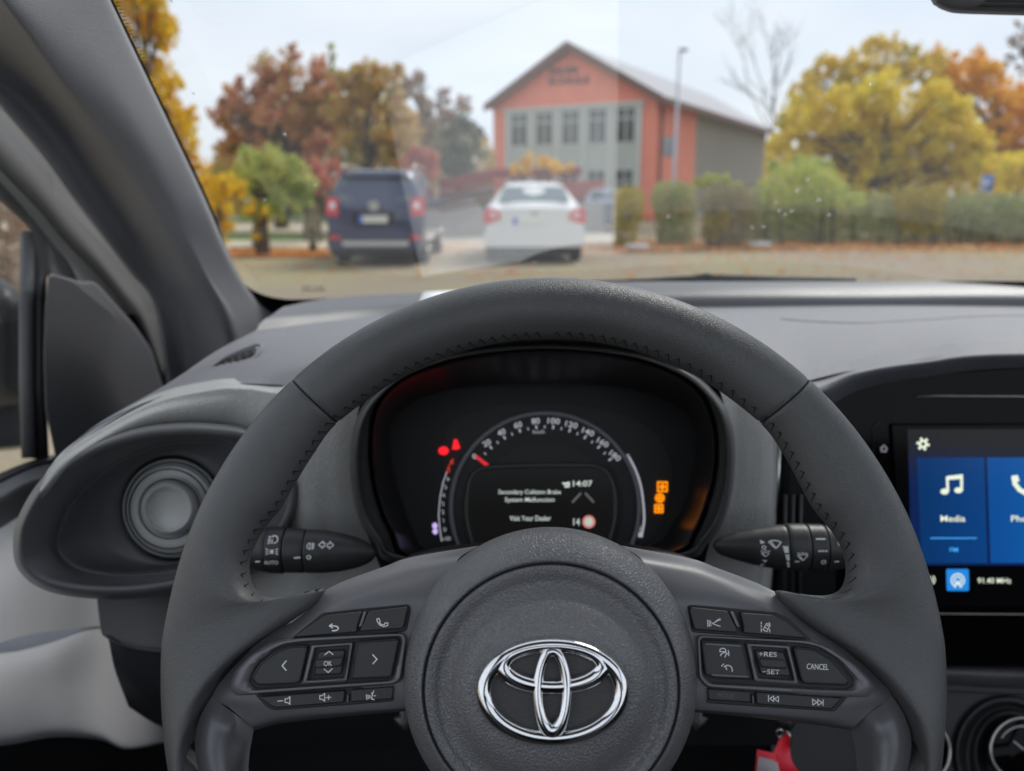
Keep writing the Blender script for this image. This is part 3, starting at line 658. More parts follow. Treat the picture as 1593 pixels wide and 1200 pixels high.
lf = [(736, 850), (727, 815), (725, 790), (728, 760), (736, 738), (755, 728), (800, 725), (848, 724), (900, 724), (928, 726), (946, 737), (956, 762), (958, 790), (955, 818), (946, 850)]
MB().add([fm(x, y, .0022) for x, y in cat(lf, 80)], [tuple(range(80))]).make('lcd_screen', M['lcd'], ic)
MB().tube([fm(x, y, .0024) for x, y in cat(lf, 80)], .0022, 8).make('lcd_frame', mat('lcd_frame', (.09, .09, .085), .35), ic)
m = MB()
text(m, 'Secondary Collision Brake', 824, 766.5, fm, h=9.0, wd=97, w_=.0027, bold=.004)
text(m, 'System Malfunction', 824, 778.5, fm, h=9.0, wd=77, w_=.0027, bold=.004)
text(m, 'Visit Your Dealer', 825, 806.5, fm, h=7.8, wd=64, w_=.0027, bold=.004)
text(m, '14:07', 906.5, 752.5, fm, h=9, wd=30, w_=.0027, bold=.012)
m.make('lcd_text', M['disp_white'], ic)
m = MB(); strokes(m, [[(877, 753), (885, 751), (885, 757), (879, 757.5)], [(876, 752), (881, 754)]], 2.6, fm, .0027); m.make('lcd_icon', M['disp_white'], ic)
m = MB(); strokes(m, [[(903, 768), (891, 781)], [(911, 768), (923, 781)]], 3.2, fm, .0027); m.make('lane_marks', M['disp_grey'], ic)
m = MB(); text(m, '14', 897, 812, fm, h=11, wd=10, w_=.0027); m.make('lcd_text', M['disp_white'], ic)
m = MB(); polyf(m, [circ(916, 812, 7.0, 20)], fm, .0028); m.make('speed_sign', emi('sign_pale', (.55, .62, .55), .65), ic)
m = MB(); strokes(m, [arc(916, 812, 8.6, 0, 360, 24)], 2.6, fm, .003); m.make('speed_sign_rim', emi('sign_red', (.75, .22, .2), .7), ic)
# left scale (rev counter) and right fuel scale
m = MB(); L_ = [arc(gx+2, gy+8, gr+15, a, a, 1)[0] for a in [165-k*-1.9 for k in range(23)]]
strokes(m, [[(695, 735), (689, 752), (684.5, 775), (682.5, 800), (684, 822), (687, 842)]], 1.6, fm, .001)
for k, (x, y, c) in enumerate([(697, 745, '6'), (693, 758, '5'), (690, 771, '4'), (689, 784, '3'), (689, 797, '2'), (690, 810, '1'), (692, 824, '0')]):
    text(m, c, x, y, fm, h=6.5, w_=.001, rot=-.25)
text(m, 'x1000', 695, 838, fm, h=6, wd=12, w_=.001)
m.make('rev_scale', M['disp_dim'], ic)
m = MB(); text(m, '8', 703, 719, fm, h=7, w_=.001, rot=-.4, bold=.03); text(m, '7', 699, 732, fm, h=7, w_=.001, rot=-.3, bold=.03); strokes(m, [[(705, 714), (698, 726), (694, 737)]], 1.8, fm, .001); m.make('rev_scale_red', emi('dim_red', (.9, .06, .03), .4), ic)
m = MB(); strokes(m, [cat([(979, 712), (989, 732), (997, 757), (1001, 785), (1002, 810), (999, 830)], 24)], 3.2, fm, .001)
text(m, 'F', 977, 711, fm, h=8, w_=.001, bold=.02); text(m, '½', 994, 768, fm, h=8, w_=.001); text(m, 'E', 996, 822, fm, h=7, w_=.001, bold=.02)
polyf(m, [[(993, 828), (1000, 828), (1000, 836), (993, 836)]], fm, .001)
m.make('fuel_scale', M['disp_dim'], ic)
m = MB(); polyf(m, [circ(690, 701.5, 8.2, 16, 6.6)], fm, .001); m.make('brake_warning_lamp', M['red'], ic)
m = MB(); polyf(m, [[(706.5, 683.5), (711, 684), (716, 697), (711, 700), (703, 699)]], fm, .001); m.make('airbag_warning_lamp', M['red'], ic)
for (x, y, s_) in ((1030.5, 757.5, 7), (1026.5, 775, 6.2), (1025, 791.5, 5.8)):
    m = MB(); strokes(m, [[(x-s_, y-s_), (x+s_, y-s_), (x+s_, y+s_), (x-s_, y+s_), (x-s_, y-s_)]] if y != 775 else [arc(x, y, s_, 0, 360, 16)], 2.6, fm, .001)
    strokes(m, [[(x-s_*.5, y), (x+s_*.5, y)], [(x, y-s_*.5), (x, y+s_*.5)]], 3.6, fm, .001)
    m.make('warning_lamp', M['orange'], ic)
m = MB(); polyf(m, [circ(676.5, 818, 4.2, 12, 4.6), circ(677, 827, 4.2, 12, 4.6)], fm, .001); m.make('indicator_lamp', M['violet'], ic)

# ================================================================= STALKS
def stalk(name, label, cat_, xs, cyf, Yf, mt_body, parent=None):
    pass
def stalk_rad(x, tab):
    for (x0, r0), (x1, r1) in zip(tab, tab[1:]):
        if x0 <= x <= x1:
            t = (x-x0)/(x1-x0); return r0+(r1-r0)*t
    return tab[0][1] if x < tab[0][0] else tab[-1][1]
def mk_stalk(axis, tab, Y):
    # axis: px-> py centre ; returns decal mapper and section builder
    def ctr(x): return at(x, axis(x), Y)
    def smapper(px, py, w_=0):
        r = stalk_rad(px, tab)/F*Y*1.0; c0 = ctr(px); d = (py-axis(px))/F*Y
        rr = r+.0004+w_; d = max(-rr*.98, min(rr*.98, d))
        depth = math.sqrt(max(rr*rr-d*d, 0))*.8
        p = c0-UP*d-FW*depth
        return p
    def sect(name, x0, x1, mt, parent, n=28, dr_=0, step=3, capin=True):
        k = max(2, int(abs(x1-x0)/step)); rows = []
        xs = [x0+(x1-x0)*i/k for i in range(k+1)]
        for i, x in enumerate(xs):
            r = (stalk_rad(x, tab)+dr_)/F*Y
            if capin and i in (0, k): r *= .965
            c0 = ctr(x); rows.append([c0+UP*(math.cos(2*math.pi*q/n)*r)+FW*(math.sin(2*math.pi*q/n)*r*.8) for q in range(n)])
            if i == 0 and capin: rows.append([c0+RT*((x1-x0)/abs(x1-x0)*.0004)+UP*(math.cos(2*math.pi*q/n)*r/.965)+FW*(math.sin(2*math.pi*q/n)*r/.965*.8) for q in range(n)])
        m = MB().grid(rows, cu=True); m.f.append(tuple(range(n))); m.f.append(tuple((len(rows)-1)*n+q for q in range(n)))
        return m.make(name, mt, parent, sharp=60)
    return smapper, sect
ts = thing('light_stalk', at(520, 858, .5), 'black light and indicator stalk with headlamp symbols and AUTO mark, left of the column', 'stalk')
axl = lambda x: 856+(x-440)*.035
tl = [(340, 20), (385, 30), (400, 34.5), (418, 38.5), (444, 39), (446, 37.5), (476, 37), (478, 36.5), (505, 36), (530, 32.5), (555, 26), (572, 18), (581, 11), (586, 1)]
lm, ls = mk_stalk(axl, tl, .50)
ls('end_knob', 340, 417.5, M['button'], ts); ls('light_ring', 418.5, 444.5, M['blackpl'], ts, dr_=.6); ls('fog_ring', 446, 476, M['button'], ts); ls('stalk_body', 477.5, 586, M['button'], ts)
m = MB(); IW = 2.1
strokes(m, [arc(434, 833, 5.5, -90, 90, 8)+[(431, 827.5), (431, 838.5)], [(431, 827.5), (431, 838.5)], [(428.5, 828.5), (425, 829.5)], [(428.5, 832), (425, 833)], [(428.5, 835), (425, 836)], [(428.5, 838), (425, 839)]], 1.5, lm)
strokes(m, [arc(428.5, 852, 3, -70, 70, 6), arc(435, 852, 3, 110, 250, 6), [(426, 849), (423, 847.5)], [(426, 852), (423, 852)], [(426, 855), (423, 856.5)], [(438, 849), (441, 847.5)], [(438, 852), (441, 852)], [(438, 855), (441, 856.5)], [(430, 849), (430, 855)], [(433.5, 849), (433.5, 855)]], 1.5, lm)
text(m, 'AUTO', 430, 870.5, lm, h=6.5, wd=22, bold=.02, slant=.1)
strokes(m, [[(406, 869.5), (412, 869)], [(466, 862.5), (474, 861.5)]], 2.6, lm)
strokes(m, [arc(489, 843.5, 4.6, 90, 270, 8), [(489, 839), (489, 848)], [(491.5, 840.5), (495, 840)], [(491.5, 843.5), (495, 843)], [(491.5, 846.5), (495, 846)], [(493, 838.5), (493, 848.5)]], 1.4, lm)
strokes(m, [arc(487.5, 861.5, 2.9, 0, 360, 12)], 1.7, lm)
strokes(m, [[(511, 839), (508, 839), (508, 836), (502, 841.5), (508, 847), (508, 844), (511, 844), (511, 839)], [(515, 840), (518, 840), (518, 837), (524, 842.5), (518, 848), (518, 845), (515, 845), (515, 840)]], 1.5, lm)
m.make('printed_symbols', M['icon'], ts)
wsx = thing('wiper_stalk', at(1190, 855, .5), 'black wiper stalk with white wiper and washer symbols, right of the column', 'stalk')
axr = lambda x: 851+(x-1200)*.018
tr_ = [(1109, 1), (1113, 9), (1120, 14.5), (1140, 22), (1170, 30.5), (1200, 36), (1221, 38.5), (1225, 40), (1252, 40.5), (1256, 39.5), (1280, 39.5), (1283, 38.5), (1300, 36), (1330, 31), (1380, 26)]
rm_, rs_ = mk_stalk(axr, tr_, .50)
rs_('stalk_body', 1109, 1219.5, M['button'], wsx); rs_('speed_ring', 1221, 1252.5, M['button'], wsx); rs_('washer_ring', 1254, 1279.5, M['blackpl'], wsx, dr_=.4); rs_('end_knob', 1281, 1380, M['button'], wsx)
m = MB()
def wiper_icon(cx, cy, s):
    return [[(cx-9*s, cy-4*s), (cx-5*s, cy-6*s), (cx, cy-6.6*s), (cx+5*s, cy-6*s), (cx+9*s, cy-4*s), (cx+3*s, cy+4*s), (cx-2*s, cy+4*s), (cx-9*s, cy-4*s)], [(cx-5*s, cy-4*s), (cx+1*s, cy+6*s)]]
strokes(m, wiper_icon(1197, 841.5, 1.0), 1.7, rm_)
strokes(m, wiper_icon(1182.5, 858.5, .62), 1.4, rm_); strokes(m, [[(1176, 852.5), (1179, 852)], [(1181, 851.5), (1184, 851.5)], [(1186, 852), (1189, 852.5)]], 1.4, rm_)
strokes(m, wiper_icon(1237.5, 862, .85), 1.6, rm_); strokes(m, [[(1229.5, 855), (1232.5, 854.5)], [(1235.5, 854), (1238.5, 854)], [(1241.5, 854.5), (1244.5, 855)]], 1.4, rm_)
polyf(m, [[(1175.5, 834.5), (1183, 838.5), (1176, 841)], [(1178, 867.5), (1187, 868.5), (1184, 873)], [(1179, 875), (1185, 876), (1182, 882), (1178, 880)]], rm_)
strokes(m, [arc(1180.5, 846.5, 2.6, 0, 360, 10), arc(1270.5, 870, 3, 0, 360, 12)], 1.5, rm_)
polyf(m, [[(1208, 843.5), (1216, 843.5), (1217, 854.5), (1210.5, 854.5)], [(1211.5, 857), (1217.5, 857), (1219.5, 867.5), (1214.5, 867.5)], [(1214.5, 870), (1219, 870), (1221.5, 880.5), (1218.5, 880.5)]], rm_)
strokes(m, [[(1260, 832), (1273, 832)], [(1262, 851), (1264.5, 851)], [(1267, 851), (1269.5, 851)], [(1272, 851), (1274.5, 851)], [(1227, 869), (1232.5, 869)], [(1288, 869.5), (1294, 869.5)], [(1294, 834), (1294, 841), (1299, 841.5), (1303, 845)]], 2.2, rm_)
m.make('printed_symbols', M['icon'], wsx)
# column with cowl
sc_ = thing('steering_column', at(850, 950, .55), 'dark column shroud between wheel hub and instrument bowl', 'steering column')
patch('upper_cowl', [[(560, 905, .52), (640, 880, .54), (740, 870, .55), (850, 868, .55), (960, 870, .55), (1060, 880, .54), (1140, 905, .52)], [(575, 900, .48), (640, 868, .49), (740, 855, .50), (850, 850, .50), (960, 855, .50), (1060, 868, .49), (1130, 895, .48)],
    [(590, 920, .46), (650, 880, .46), (740, 865, .46), (850, 862, .46), (960, 865, .46), (1050, 880, .46), (1115, 915, .46)], [(590, 1080, .45), (650, 1080, .45), (740, 1080, .45), (850, 1080, .45), (960, 1080, .45), (1050, 1080, .45), (1115, 1080, .45)]], M['blackpl'], sc_, nu=40, nv=24)
for s in (-1, 1):
    MB().tube([at(857+s*235, 1000, .47), at(857+s*226, 1060, .46), at(857+s*222, 1115, .455), at(857+s*235, 1128, .45)], .006, 8).make('lower_cowl_rib', M['bezel'], sc_)

# ================================================================= STEERING WHEEL
TAU = R(24)
WO = CAM+ray(860, 1014)*.365
WU = Vector((1, 0, 0)); WV = Vector((0, math.sin(TAU), math.cos(TAU))); WN = Vector((0, -math.cos(TAU), math.sin(TAU)))
sw = thing('steering_wheel', WO, 'black leather multifunction steering wheel with chrome oval emblem on its hub', 'steering wheel')
def wuv(px, py, w_=0):
    p = onp(px, py, WO+WN*w_, WN)-WO; return (p.dot(WU), p.dot(WV))
def w3(u, v, w_): return WO+WU*u+WV*v+WN*w_
def wm(px, py, w_=0): return onp(px, py, WO+WN*w_, WN)
RO = .1838
HT = .0145
K = [(90, 860, 527), (97, 800, 530), (104, 740, 541), (113, 682, 560), (123, 612, 594), (134.6, 525, 657), (141, 487, 706), (147, 455, 758), (151, 436, 791), (154, 412, 820), (157, 395, 850), (160, 386, 880), (163, 390, 908), (165.5, 402, 926), (168, 420, 936), (171, 443, 936), (173.5, 466, 929), (176, 488, 919), (178.5, 505, 918), (181, 488, 942), (184, 452, 967), (187, 417, 989), (190, 382, 1014), (193, 350, 1047), (196.5, 329, 1081), (201, 310, 1116), (207, 303, 1150), (213, 306, 1185)]
KR = [(90, 860, 527), (83, 915, 530), (76, 972, 541), (67, 1030, 560), (57, 1100, 594), (45.4, 1183, 657), (39, 1220, 706), (33, 1248, 758), (29, 1266, 791), (26, 1290, 820), (23, 1308, 848), (20, 1318, 880), (17, 1316, 908), (14.5, 1304, 926), (12, 1284, 934), (9, 1262, 932), (6.5, 1240, 926), (4, 1222, 920), (1.5, 1207, 922), (-1, 1226, 947), (-4, 1260, 975), (-7, 1294, 996), (-10, 1332, 1024), (-13, 1362, 1052), (-16.5, 1389, 1081), (-21, 1408, 1116), (-27, 1418, 1150), (-33, 1416, 1185)]
def keyuv(K): return [(a, *wuv(x, y)) for a, x, y in K]
kl, kr_ = keyuv(K), keyuv(KR)
ri = .151
bot = [(a, ri*math.cos(R(a)), ri*math.sin(R(a))) for a in (225, 240, 255, 270, 285, 300, 315)]
allk = kl+bot+[(a+360, u, v) for a, u, v in reversed(kr_)]
# dense stations
st = []
for p in cat(allk, 1301)[:-1]:
    st.append(p)
rows = []; rimdata = []
seams = (134.6, 360+45.4)
NS = 44
for a, u, v in st:
    O_ = Vector((RO*math.cos(R(a)), RO*math.sin(R(a)))); I_ = Vector((u, v)); d = I_-O_; W_ = d.length; d = d/W_
    g = 1.0
    for s_ in seams:
        g -= .07*math.exp(-((a-s_)/.30)**2)
    web = min(1, max(0, (W_-.033)/.065)); web = web*web*(3-2*web); h0 = HT*g
    r1 = min(W_*.5, .0165+.004*web); r2 = min(W_*.5, .0165)*(1-.45*web)
    row = []
    # front outer->inner then back
    half = NS//2
    for side in (1, -1):
        for q in range(half):
            t = q/half if side == 1 else 1-q/half
            pw = 1-.52*web
            s_ = W_/2*(1-math.cos(math.pi*t)); sn = max(0, math.sin(math.pi*t))
            hh = h0*(sn**pw)*(1-.42*web*t)-h0*.08*web*sn*sn
            p = O_+d*((s_-W_/2)*g+W_/2 if web < .1 else s_)
            row.append(w3(p.x, p.y, hh*side if side == 1 else -hh*.9))
    rows.append(row); rimdata.append((a, O_, I_, d, W_))
m = MB().grid(rows, cu=True, cv=True); m.make('leather_rim', M['leather'], sw)
for s_ in seams:
    k_ = min(range(len(rimdata)), key=lambda q: abs(rimdata[q][0]-s_))
    MB().tube([p+(p-w3((rimdata[k_][1].x+rimdata[k_][2].x)/2, (rimdata[k_][1].y+rimdata[k_][2].y)/2, 0)).normalized()*.0002 for p in rows[k_]], .00055, 6, closed=True).make('panel_seam', M['stitch'], sw)
# stitching along the inner edge
m = MB(); acc = 0; last = None
sub = [r_ for r_ in rimdata if (r_[0] < 178 or r_[0] > 362)]
for i in range(1, len(sub)):
    if abs(sub[i][0]-sub[i-1][0]) > 5: acc = 0; continue
    acc += (sub[i][2]-sub[i-1][2]).length
    if acc >= .0052:
        acc = 0
        a, O_, I_, d, W_ = sub[i]; tn = (sub[i][2]-sub[i-1][2]).normalized()
        sg = 1
        wb = min(1, max(0, (W_-.033)/.065)); wb = wb*wb*(3-2*wb)
        def rp_(f, along):
            # f: 0 at the inner edge, growing up the front face, same profile as the rim
            dd = .0145*(1-math.cos(f*math.pi/2)); tt = math.acos(max(-1, min(1, 1-2*(W_-dd)/W_)))/math.pi
            p = I_-d*dd+tn*along; sn = max(0, math.sin(math.pi*tt))
            return w3(p.x, p.y, HT*(sn**(1-.52*wb))*(1-.42*wb*tt)-HT*.08*wb*sn*sn+.0003)
        m.tube([rp_(.05, 0), rp_(.20, .0012*sg), rp_(.32, .0024*sg)], [.00015, .00025, .0004], 5)
        m.tube([rp_(.32, .0024*sg), rp_(.24, .0038*sg)], [.00042, .00015], 5)
m.make('stitching', M['stitch'], sw)

# spoke inserts
ins_l = [
 [(508, 917, -.006), (541, 902, -.010), (597, 882, -.012), (640, 867, -.012), (745, 849, -.014)],
 [(496, 934, -.001), (541, 918, -.001), (597, 900, -.001), (640, 890, -.001), (710, 875, -.001)],
 [(458, 966, .000), (520, 948, .005), (600, 935, .0065), (648, 930, .0070), (720, 925, .007)],
 [(392, 1011, .0000), (470, 1003, .006), (600, 990, .0075), (650, 985, .008), (720, 980, .008)],
 [(332, 1078, .0000), (430, 1072, .006), (590, 1066, .0075), (650, 1062, .008), (720, 1060, .008)],
 [(358, 1102, .0005), (440, 1106, .005), (590, 1100, .006), (650, 1096, .006), (720, 1092, .006)],
 [(388, 1128, -.001), (450, 1119, .000), (590, 1107, .0005), (650, 1103, .0005), (720, 1100, .0005)],
 [(396, 1136, -.010), (450, 1124, -.014), (590, 1110, -.014), (650, 1106, -.014), (720, 1104, -.014)]]
ins_r = [
 [(1206, 921, -.006), (1172, 905, -.010), (1116, 884, -.012), (1073, 869, -.012), (967, 849, -.014)],
 [(1218, 938, -.001), (1172, 921, -.001), (1116, 902, -.001), (1073, 891, -.001), (1002, 877, -.001)],
 [(1256, 972, .000), (1195, 950, .005), (1114, 937, .0065), (1066, 932, .0070), (992, 927, .007)],
 [(1322, 1017, .0000), (1245, 1005, .006), (1114, 992, .0075), (1064, 987, .008), (992, 982, .008)],
 [(1386, 1078, .0000), (1290, 1076, .006), (1124, 1068, .0075), (1064, 1064, .008), (992, 1062, .008)],
 [(1360, 1102, .0005), (1278, 1110, .005), (1124, 1102, .006), (1064, 1098, .006), (992, 1094, .006)],
 [(1331, 1128, -.001), (1265, 1122, .000), (1124, 1109, .0005), (1064, 1105, .0005), (992, 1102, .0005)],
 [(1323, 1137, -.010), (1262, 1127, -.014), (1124, 1112, -.014), (1064, 1108, -.014), (992, 1106, -.014)]]
patch('spoke_insert', ins_l, M['satin'], sw, nu=50, nv=50, f3=wm)
patch('spoke_insert', ins_r, M['satin'], sw, nu=50, nv=50, f3=wm)
# lower trim pieces
patch('lower_spoke_trim', [[(330, 1083, .000), (348, 1098, .001), (372, 1116, -.001), (395, 1134, -.012)], [(313, 1112, .003), (335, 1122, .006), (362, 1136, .003), (392, 1150, -.012)], [(304, 1145, .003), (328, 1152, .007), (356, 1162, .003), (388, 1175, -.012)], [(306, 1185, .003), (330, 1190, .007), (358, 1200, .003), (388, 1210, -.012)], [(325, 1260, .003), (350, 1262, .007), (378, 1265, .003), (405, 1270, -.012)]], M['satin'], sw, nu=24, nv=30, f3=wm)
patch('lower_spoke_trim', [[(1388, 1083, .000), (1370, 1098, .001), (1346, 1116, -.001), (1324, 1135, -.012)], [(1406, 1112, .003), (1384, 1122, .006), (1358, 1136, .003), (1327, 1150, -.012)], [(1417, 1145, .003), (1392, 1152, .007), (1364, 1162, .003), (1332, 1175, -.012)], [(1415, 1185, .003), (1390, 1190, .007), (1362, 1200, .003), (1332, 1210, -.012)], [(1395, 1260, .003), (1370, 1262, .007), (1342, 1265, .003), (1315, 1270, -.012)]], M['satin'], sw, nu=24, nv=30, f3=wm)
# hub
HC = (857, 1073)
def ell(cx, cy, rx, ry, n=40): return [(cx+rx*math.cos(2*math.pi*i/n), cy-ry*math.sin(2*math.pi*i/n)) for i in range(n)]
def er(cx, cy, rx, ry, w_): return [(x, y, w_) for x, y in ell(cx, cy, rx, ry)]
ringloft('hub_shell', [er(856, 1060, 224, 234, -.03), er(856, 1060, 229, 240, .000), er(856, 1061, 228, 238, .009), er(856, 1063, 222, 230, .0165), er(857, 1068, 212, 216, .022), er(857, 1072, 204, 204, .0245), er(857.5, 1074, 201, 199.5, .0235), er(857.5, 1074, 200, 198, .018)], M['padleather'], sw, n=160, nv=50, f3=wm)
ringloft('airbag_pad', [er(857.5, 1074, 199, 197.5, .017), er(857.5, 1074, 197.5, 196, .0225), er(857.5, 1074, 194, 192, .0240), er(857.5, 1074, 184, 182, .0235), er(857.5, 1074.5, 172, 168, .0215), er(858, 1075, 158, 150, .0235), er(858, 1075, 146, 134, .0275), er(858, 1075, 132, 112, .0305), er(858, 1075, 90, 80, .0320), er(858, 1075, 40, 36, .0325), er(858, 1075, 4, 4, .0325)], M['padleather'], sw, n=160, nv=60, f3=wm, cap=True)
MB().tube([wm(x, y, .0222) for x, y in cat(ell(857.5, 1074, 200, 198.5), 160, True)], .0006, 6, closed=True).make('pad_seam', M['blackgap'], sw)
# emblem
em = MB().add([wm(x, y, .0335) for x, y in ell(859.5, 1076, 104, 70, 80)], [tuple(range(80))]).make('emblem_base', mat('emblem_base', (.055, .055, .056), .45, bump=('n', 1500, .0003)), sw)
def ellt(m, cx, cy, rx, ry, hw, w_, hh, fn=None):
    pts = [wm(x, y, w_) for x, y in ell(cx, cy, rx, ry, 120)]
    rad = []
    for i in range(120):
        a = 2*math.pi*i/120; k = fn(a) if fn else 1
        rad.append((hh, hw/F*.355*k))
    m.tube(pts, rad, 20, closed=True, flat=WN)
m = MB(); ellt(m, 859.5, 1076, 106.5, 72.5, 10.6, .0345, .0034, lambda a: 1.0+.12*abs(math.cos(a))); m.make('emblem_outer_ring', M['chrome'], sw)
m = MB(); ellt(m, 860, 1037, 76, 32, 9.8, .0348, .0033, lambda a: 1.0+.15*abs(math.cos(a))+(.12 if math.sin(a) < 0 else -.35*math.sin(a))); m.make('emblem_bar_ring', M['chrome'], sw)
m = MB(); ellt(m, 859, 1075, 22.5, 62, 8.6, .0351, .0034, lambda a: 1.0+(.35*max(0, -math.sin(a))**3)); m.make('emblem_upright_ring', M['chrome'], sw)
m = MB(); strokes(m, [arc(855, 1194, 5, 0, 360, 16), [(845, 1185), (845, 1200)], [(862, 1188), (862, 1200), (866, 1194)]], 2, wm, .0243); m.make('airbag_mark', M['blackgap'], sw)

def button(poly, icon=None, w0=.006, w1=.0115, r=3, dish=0, mt='button', imat='icon', label=None, nm='button', b=2.2, bh=.0009):
    o = plate(nm, poly, wm, w0, w1, M[mt], sw, r=r, b=b, bh=bh, dish=dish, label=label)
    if icon:
        mm = MB(); icon(mm, w1-dish+.00006); mm.make('symbol', M[imat], o)
    return o
# dark gaps
plate('button_gap', inset([(451, 995), (481, 971), (502, 954), (562, 947.5), (637, 940.5), (639, 951), (632, 982), (556, 990)], -0.5), wm, .004, .0083, M['blackgap'], sw, r=5, b=1, bh=.0003)
plate('button_gap', [(1069, 942), (1080, 941), (1150, 947), (1206, 952), (1228, 963), (1265, 998), (1153, 989), (1076, 984)], wm, .004, .0083, M['blackgap'], sw, r=5, b=1, bh=.0003)
plate('button_gap', [(397, 1081), (614, 1064), (617, 1068), (613, 1091), (540, 1097), (426, 1105), (414, 1099)], wm, .004, .0073, M['blackgap'], sw, r=4, b=1, bh=.0003)
plate('button_gap', [(1096, 1067), (1320, 1083), (1299, 1107), (1172, 1099), (1099, 1094)], wm, .004, .0073, M['blackgap'], sw, r=4, b=1, bh=.0003)
BL = [(356, 1070), (366, 1043), (388, 1020), (420, 1000), (456, 991), (626, 984), (634, 992), (626, 1058), (616, 1065), (366, 1083)]
BR = [(1084, 988), (1262, 996), (1296, 1010), (1330, 1034), (1352, 1055), (1362, 1070), (1352, 1085), (1290, 1084), (1100, 1071), (1086, 1056)]
frame_ring('button_surround', BL, [(388, 1062), (402, 1033), (430, 1010), (452, 1002), (480, 1000), (622, 991), (624, 997), (612, 1053), (606, 1058), (470, 1067), (400, 1072)], wm, .006, .0115, M['satin'], sw, r=6)
frame_ring('button_surround', BR, [(1090, 993), (1230, 1001), (1268, 1005), (1300, 1024), (1327, 1056), (1328, 1066), (1318, 1072), (1247, 1069), (1106, 1062), (1094, 1050)], wm, .006, .0115, M['satin'], sw, r=6)
plate('button_gap', inset(BL, 3), wm, .004, .0085, M['blackgap'], sw, r=6, b=1, bh=.0003)
plate('button_gap', inset(BR, 3), wm, .004, .0085, M['blackgap'], sw, r=6, b=1, bh=.0003)
S = lambda lines, wd=1.7: (lambda mm, w_: strokes(mm, lines, wd, wm, w_))
# left
button([(453.5, 992), (483, 972), (505, 957.5), (564, 951), (555.5, 977), (557, 984)], S([[(514, 974), (520, 974), (524.5, 975), (526.5, 977.5), (524.5, 980.5), (520, 981.5), (517, 981.5)], [(516.5, 971), (512.5, 974), (517, 977)]], 2), r=5)
button([(573, 951), (633, 944), (634, 949), (627.5, 978.5), (560, 983), (562, 976)], S([[(586.5, 963), (589.5, 962.5), (591.5, 967), (590, 969), (593.5, 972), (598, 972), (599, 969.5), (603.5, 969.5), (603, 973.5), (597, 975), (590.5, 972.5), (586.5, 966.5), (586.5, 963)]], 1.4), r=5)
button([(565, 952), (570.5, 951.5), (563, 975), (557.5, 975.5)], r=1, nm='spacer', mt='satin', b=1)
button([(389.5, 1056), (404, 1031), (431, 1012), (450, 1005), (480, 1003.5), (466.5, 1064), (420, 1066.5), (399, 1067)], S([[(445, 1028.5), (439, 1036), (445, 1043)]], 1.8), r=9, dish=.0005)
button([(554, 998), (616, 993.5), (621, 996), (609.5, 1052), (604, 1055), (544.5, 1057.5)], S([[(580, 1019), (586.5, 1026), (580, 1033)]], 1.8), r=5, dish=.0005)
frame_ring('toggle_surround', [(484, 1003), (550, 998.5), (540, 1061), (469, 1065)], [(491, 1009), (544, 1005), (535.5, 1054), (479, 1058)], wm, .008, .0113, M['satin'], sw, r=2)
button([(495, 1013.5), (537, 1010.5), (531, 1049), (488.5, 1051)], S([[(505, 1019), (512, 1013.5), (518, 1018.5)], [(504, 1041), (510.5, 1046.5), (517, 1040.5)]], 1.5), w1=.0103, r=4)
button([(491.5, 1027), (534, 1022.5), (530.5, 1037), (489.5, 1040)], lambda mm, w_: text(mm, 'OK', 510, 1032.5, wm, h=7.8, wd=13, w_=w_, bold=.005), w1=.0135, r=4)
def volicon(x, y, plus):
    L = [[(x, y-3), (x+3.5, y-3), (x+7.5, y-6.5), (x+7.5, y+5.5), (x+3.5, y+2.5), (x, y+2.5), (x, y-3)]]
    return L
button([(401.5, 1084), (537.5, 1073.5), (535, 1093.5), (428, 1102), (419, 1097)], S([[(432, 1091), (440, 1090.5)]]+volicon(443.5, 1090.5, 0)+volicon(497.5, 1085.5, 1)+[[(507.5, 1085.5), (514.5, 1085)], [(511, 1082), (511, 1088.5)]], 1.4), r=4, w1=.0095)
button([(540, 1081), (543, 1080.7), (542, 1093), (539, 1093.3)], r=.5, nm='spacer', mt='satin', b=.8, w1=.0092)
button([(545.5, 1073), (613, 1067.5), (610.5, 1088), (546, 1093)], S([[(578, 1078), (579.5, 1082), (577.5, 1084), (579, 1085.5), (578, 1088), (582, 1088.5)], [(581.5, 1075), (579.5, 1080)], [(575, 1082), (575.5, 1086.5)], [(572.5, 1081.5), (573, 1087.5)], [(570, 1081), (570.7, 1088.5)], [(582, 1083), (584.5, 1082.5)]], 1.3), r=3, w1=.0095)
# right
button([(1075, 945), (1080, 945), (1133, 951), (1145, 976), (1147.5, 985), (1080, 980), (1072.5, 950)], S([[(1121, 964.5), (1116, 966), (1112, 968.5), (1108, 970), (1112, 972), (1120.5, 974.5)], [(1113, 967), (1120, 962.5)], [(1105.5, 966), (1106, 974)], [(1103, 965.5), (1103.5, 974.5)], [(1100.8, 965), (1101.3, 975)]], 1.2), r=5)
button([(1151.5, 953), (1203, 957), (1223, 966.5), (1256, 993.5), (1155.5, 985.5), (1157, 977)], S([[(1184, 968), (1184.5, 971)], [(1184, 973), (1184.5, 976)], [(1184, 978), (1184.5, 983)], [(1196, 969), (1198, 971)], [(1197.5, 979), (1197.5, 984)], [(1187, 980), (1192.5, 970), (1198, 973), (1193, 983), (1187, 980)], [(1189.5, 976), (1195, 979)], [(1191.5, 972.5), (1196.5, 975)]], 1.2), r=5)
button([(1135, 951.5), (1141, 952), (1151.5, 976), (1146, 975.5)], r=1, nm='spacer', mt='satin', b=1)
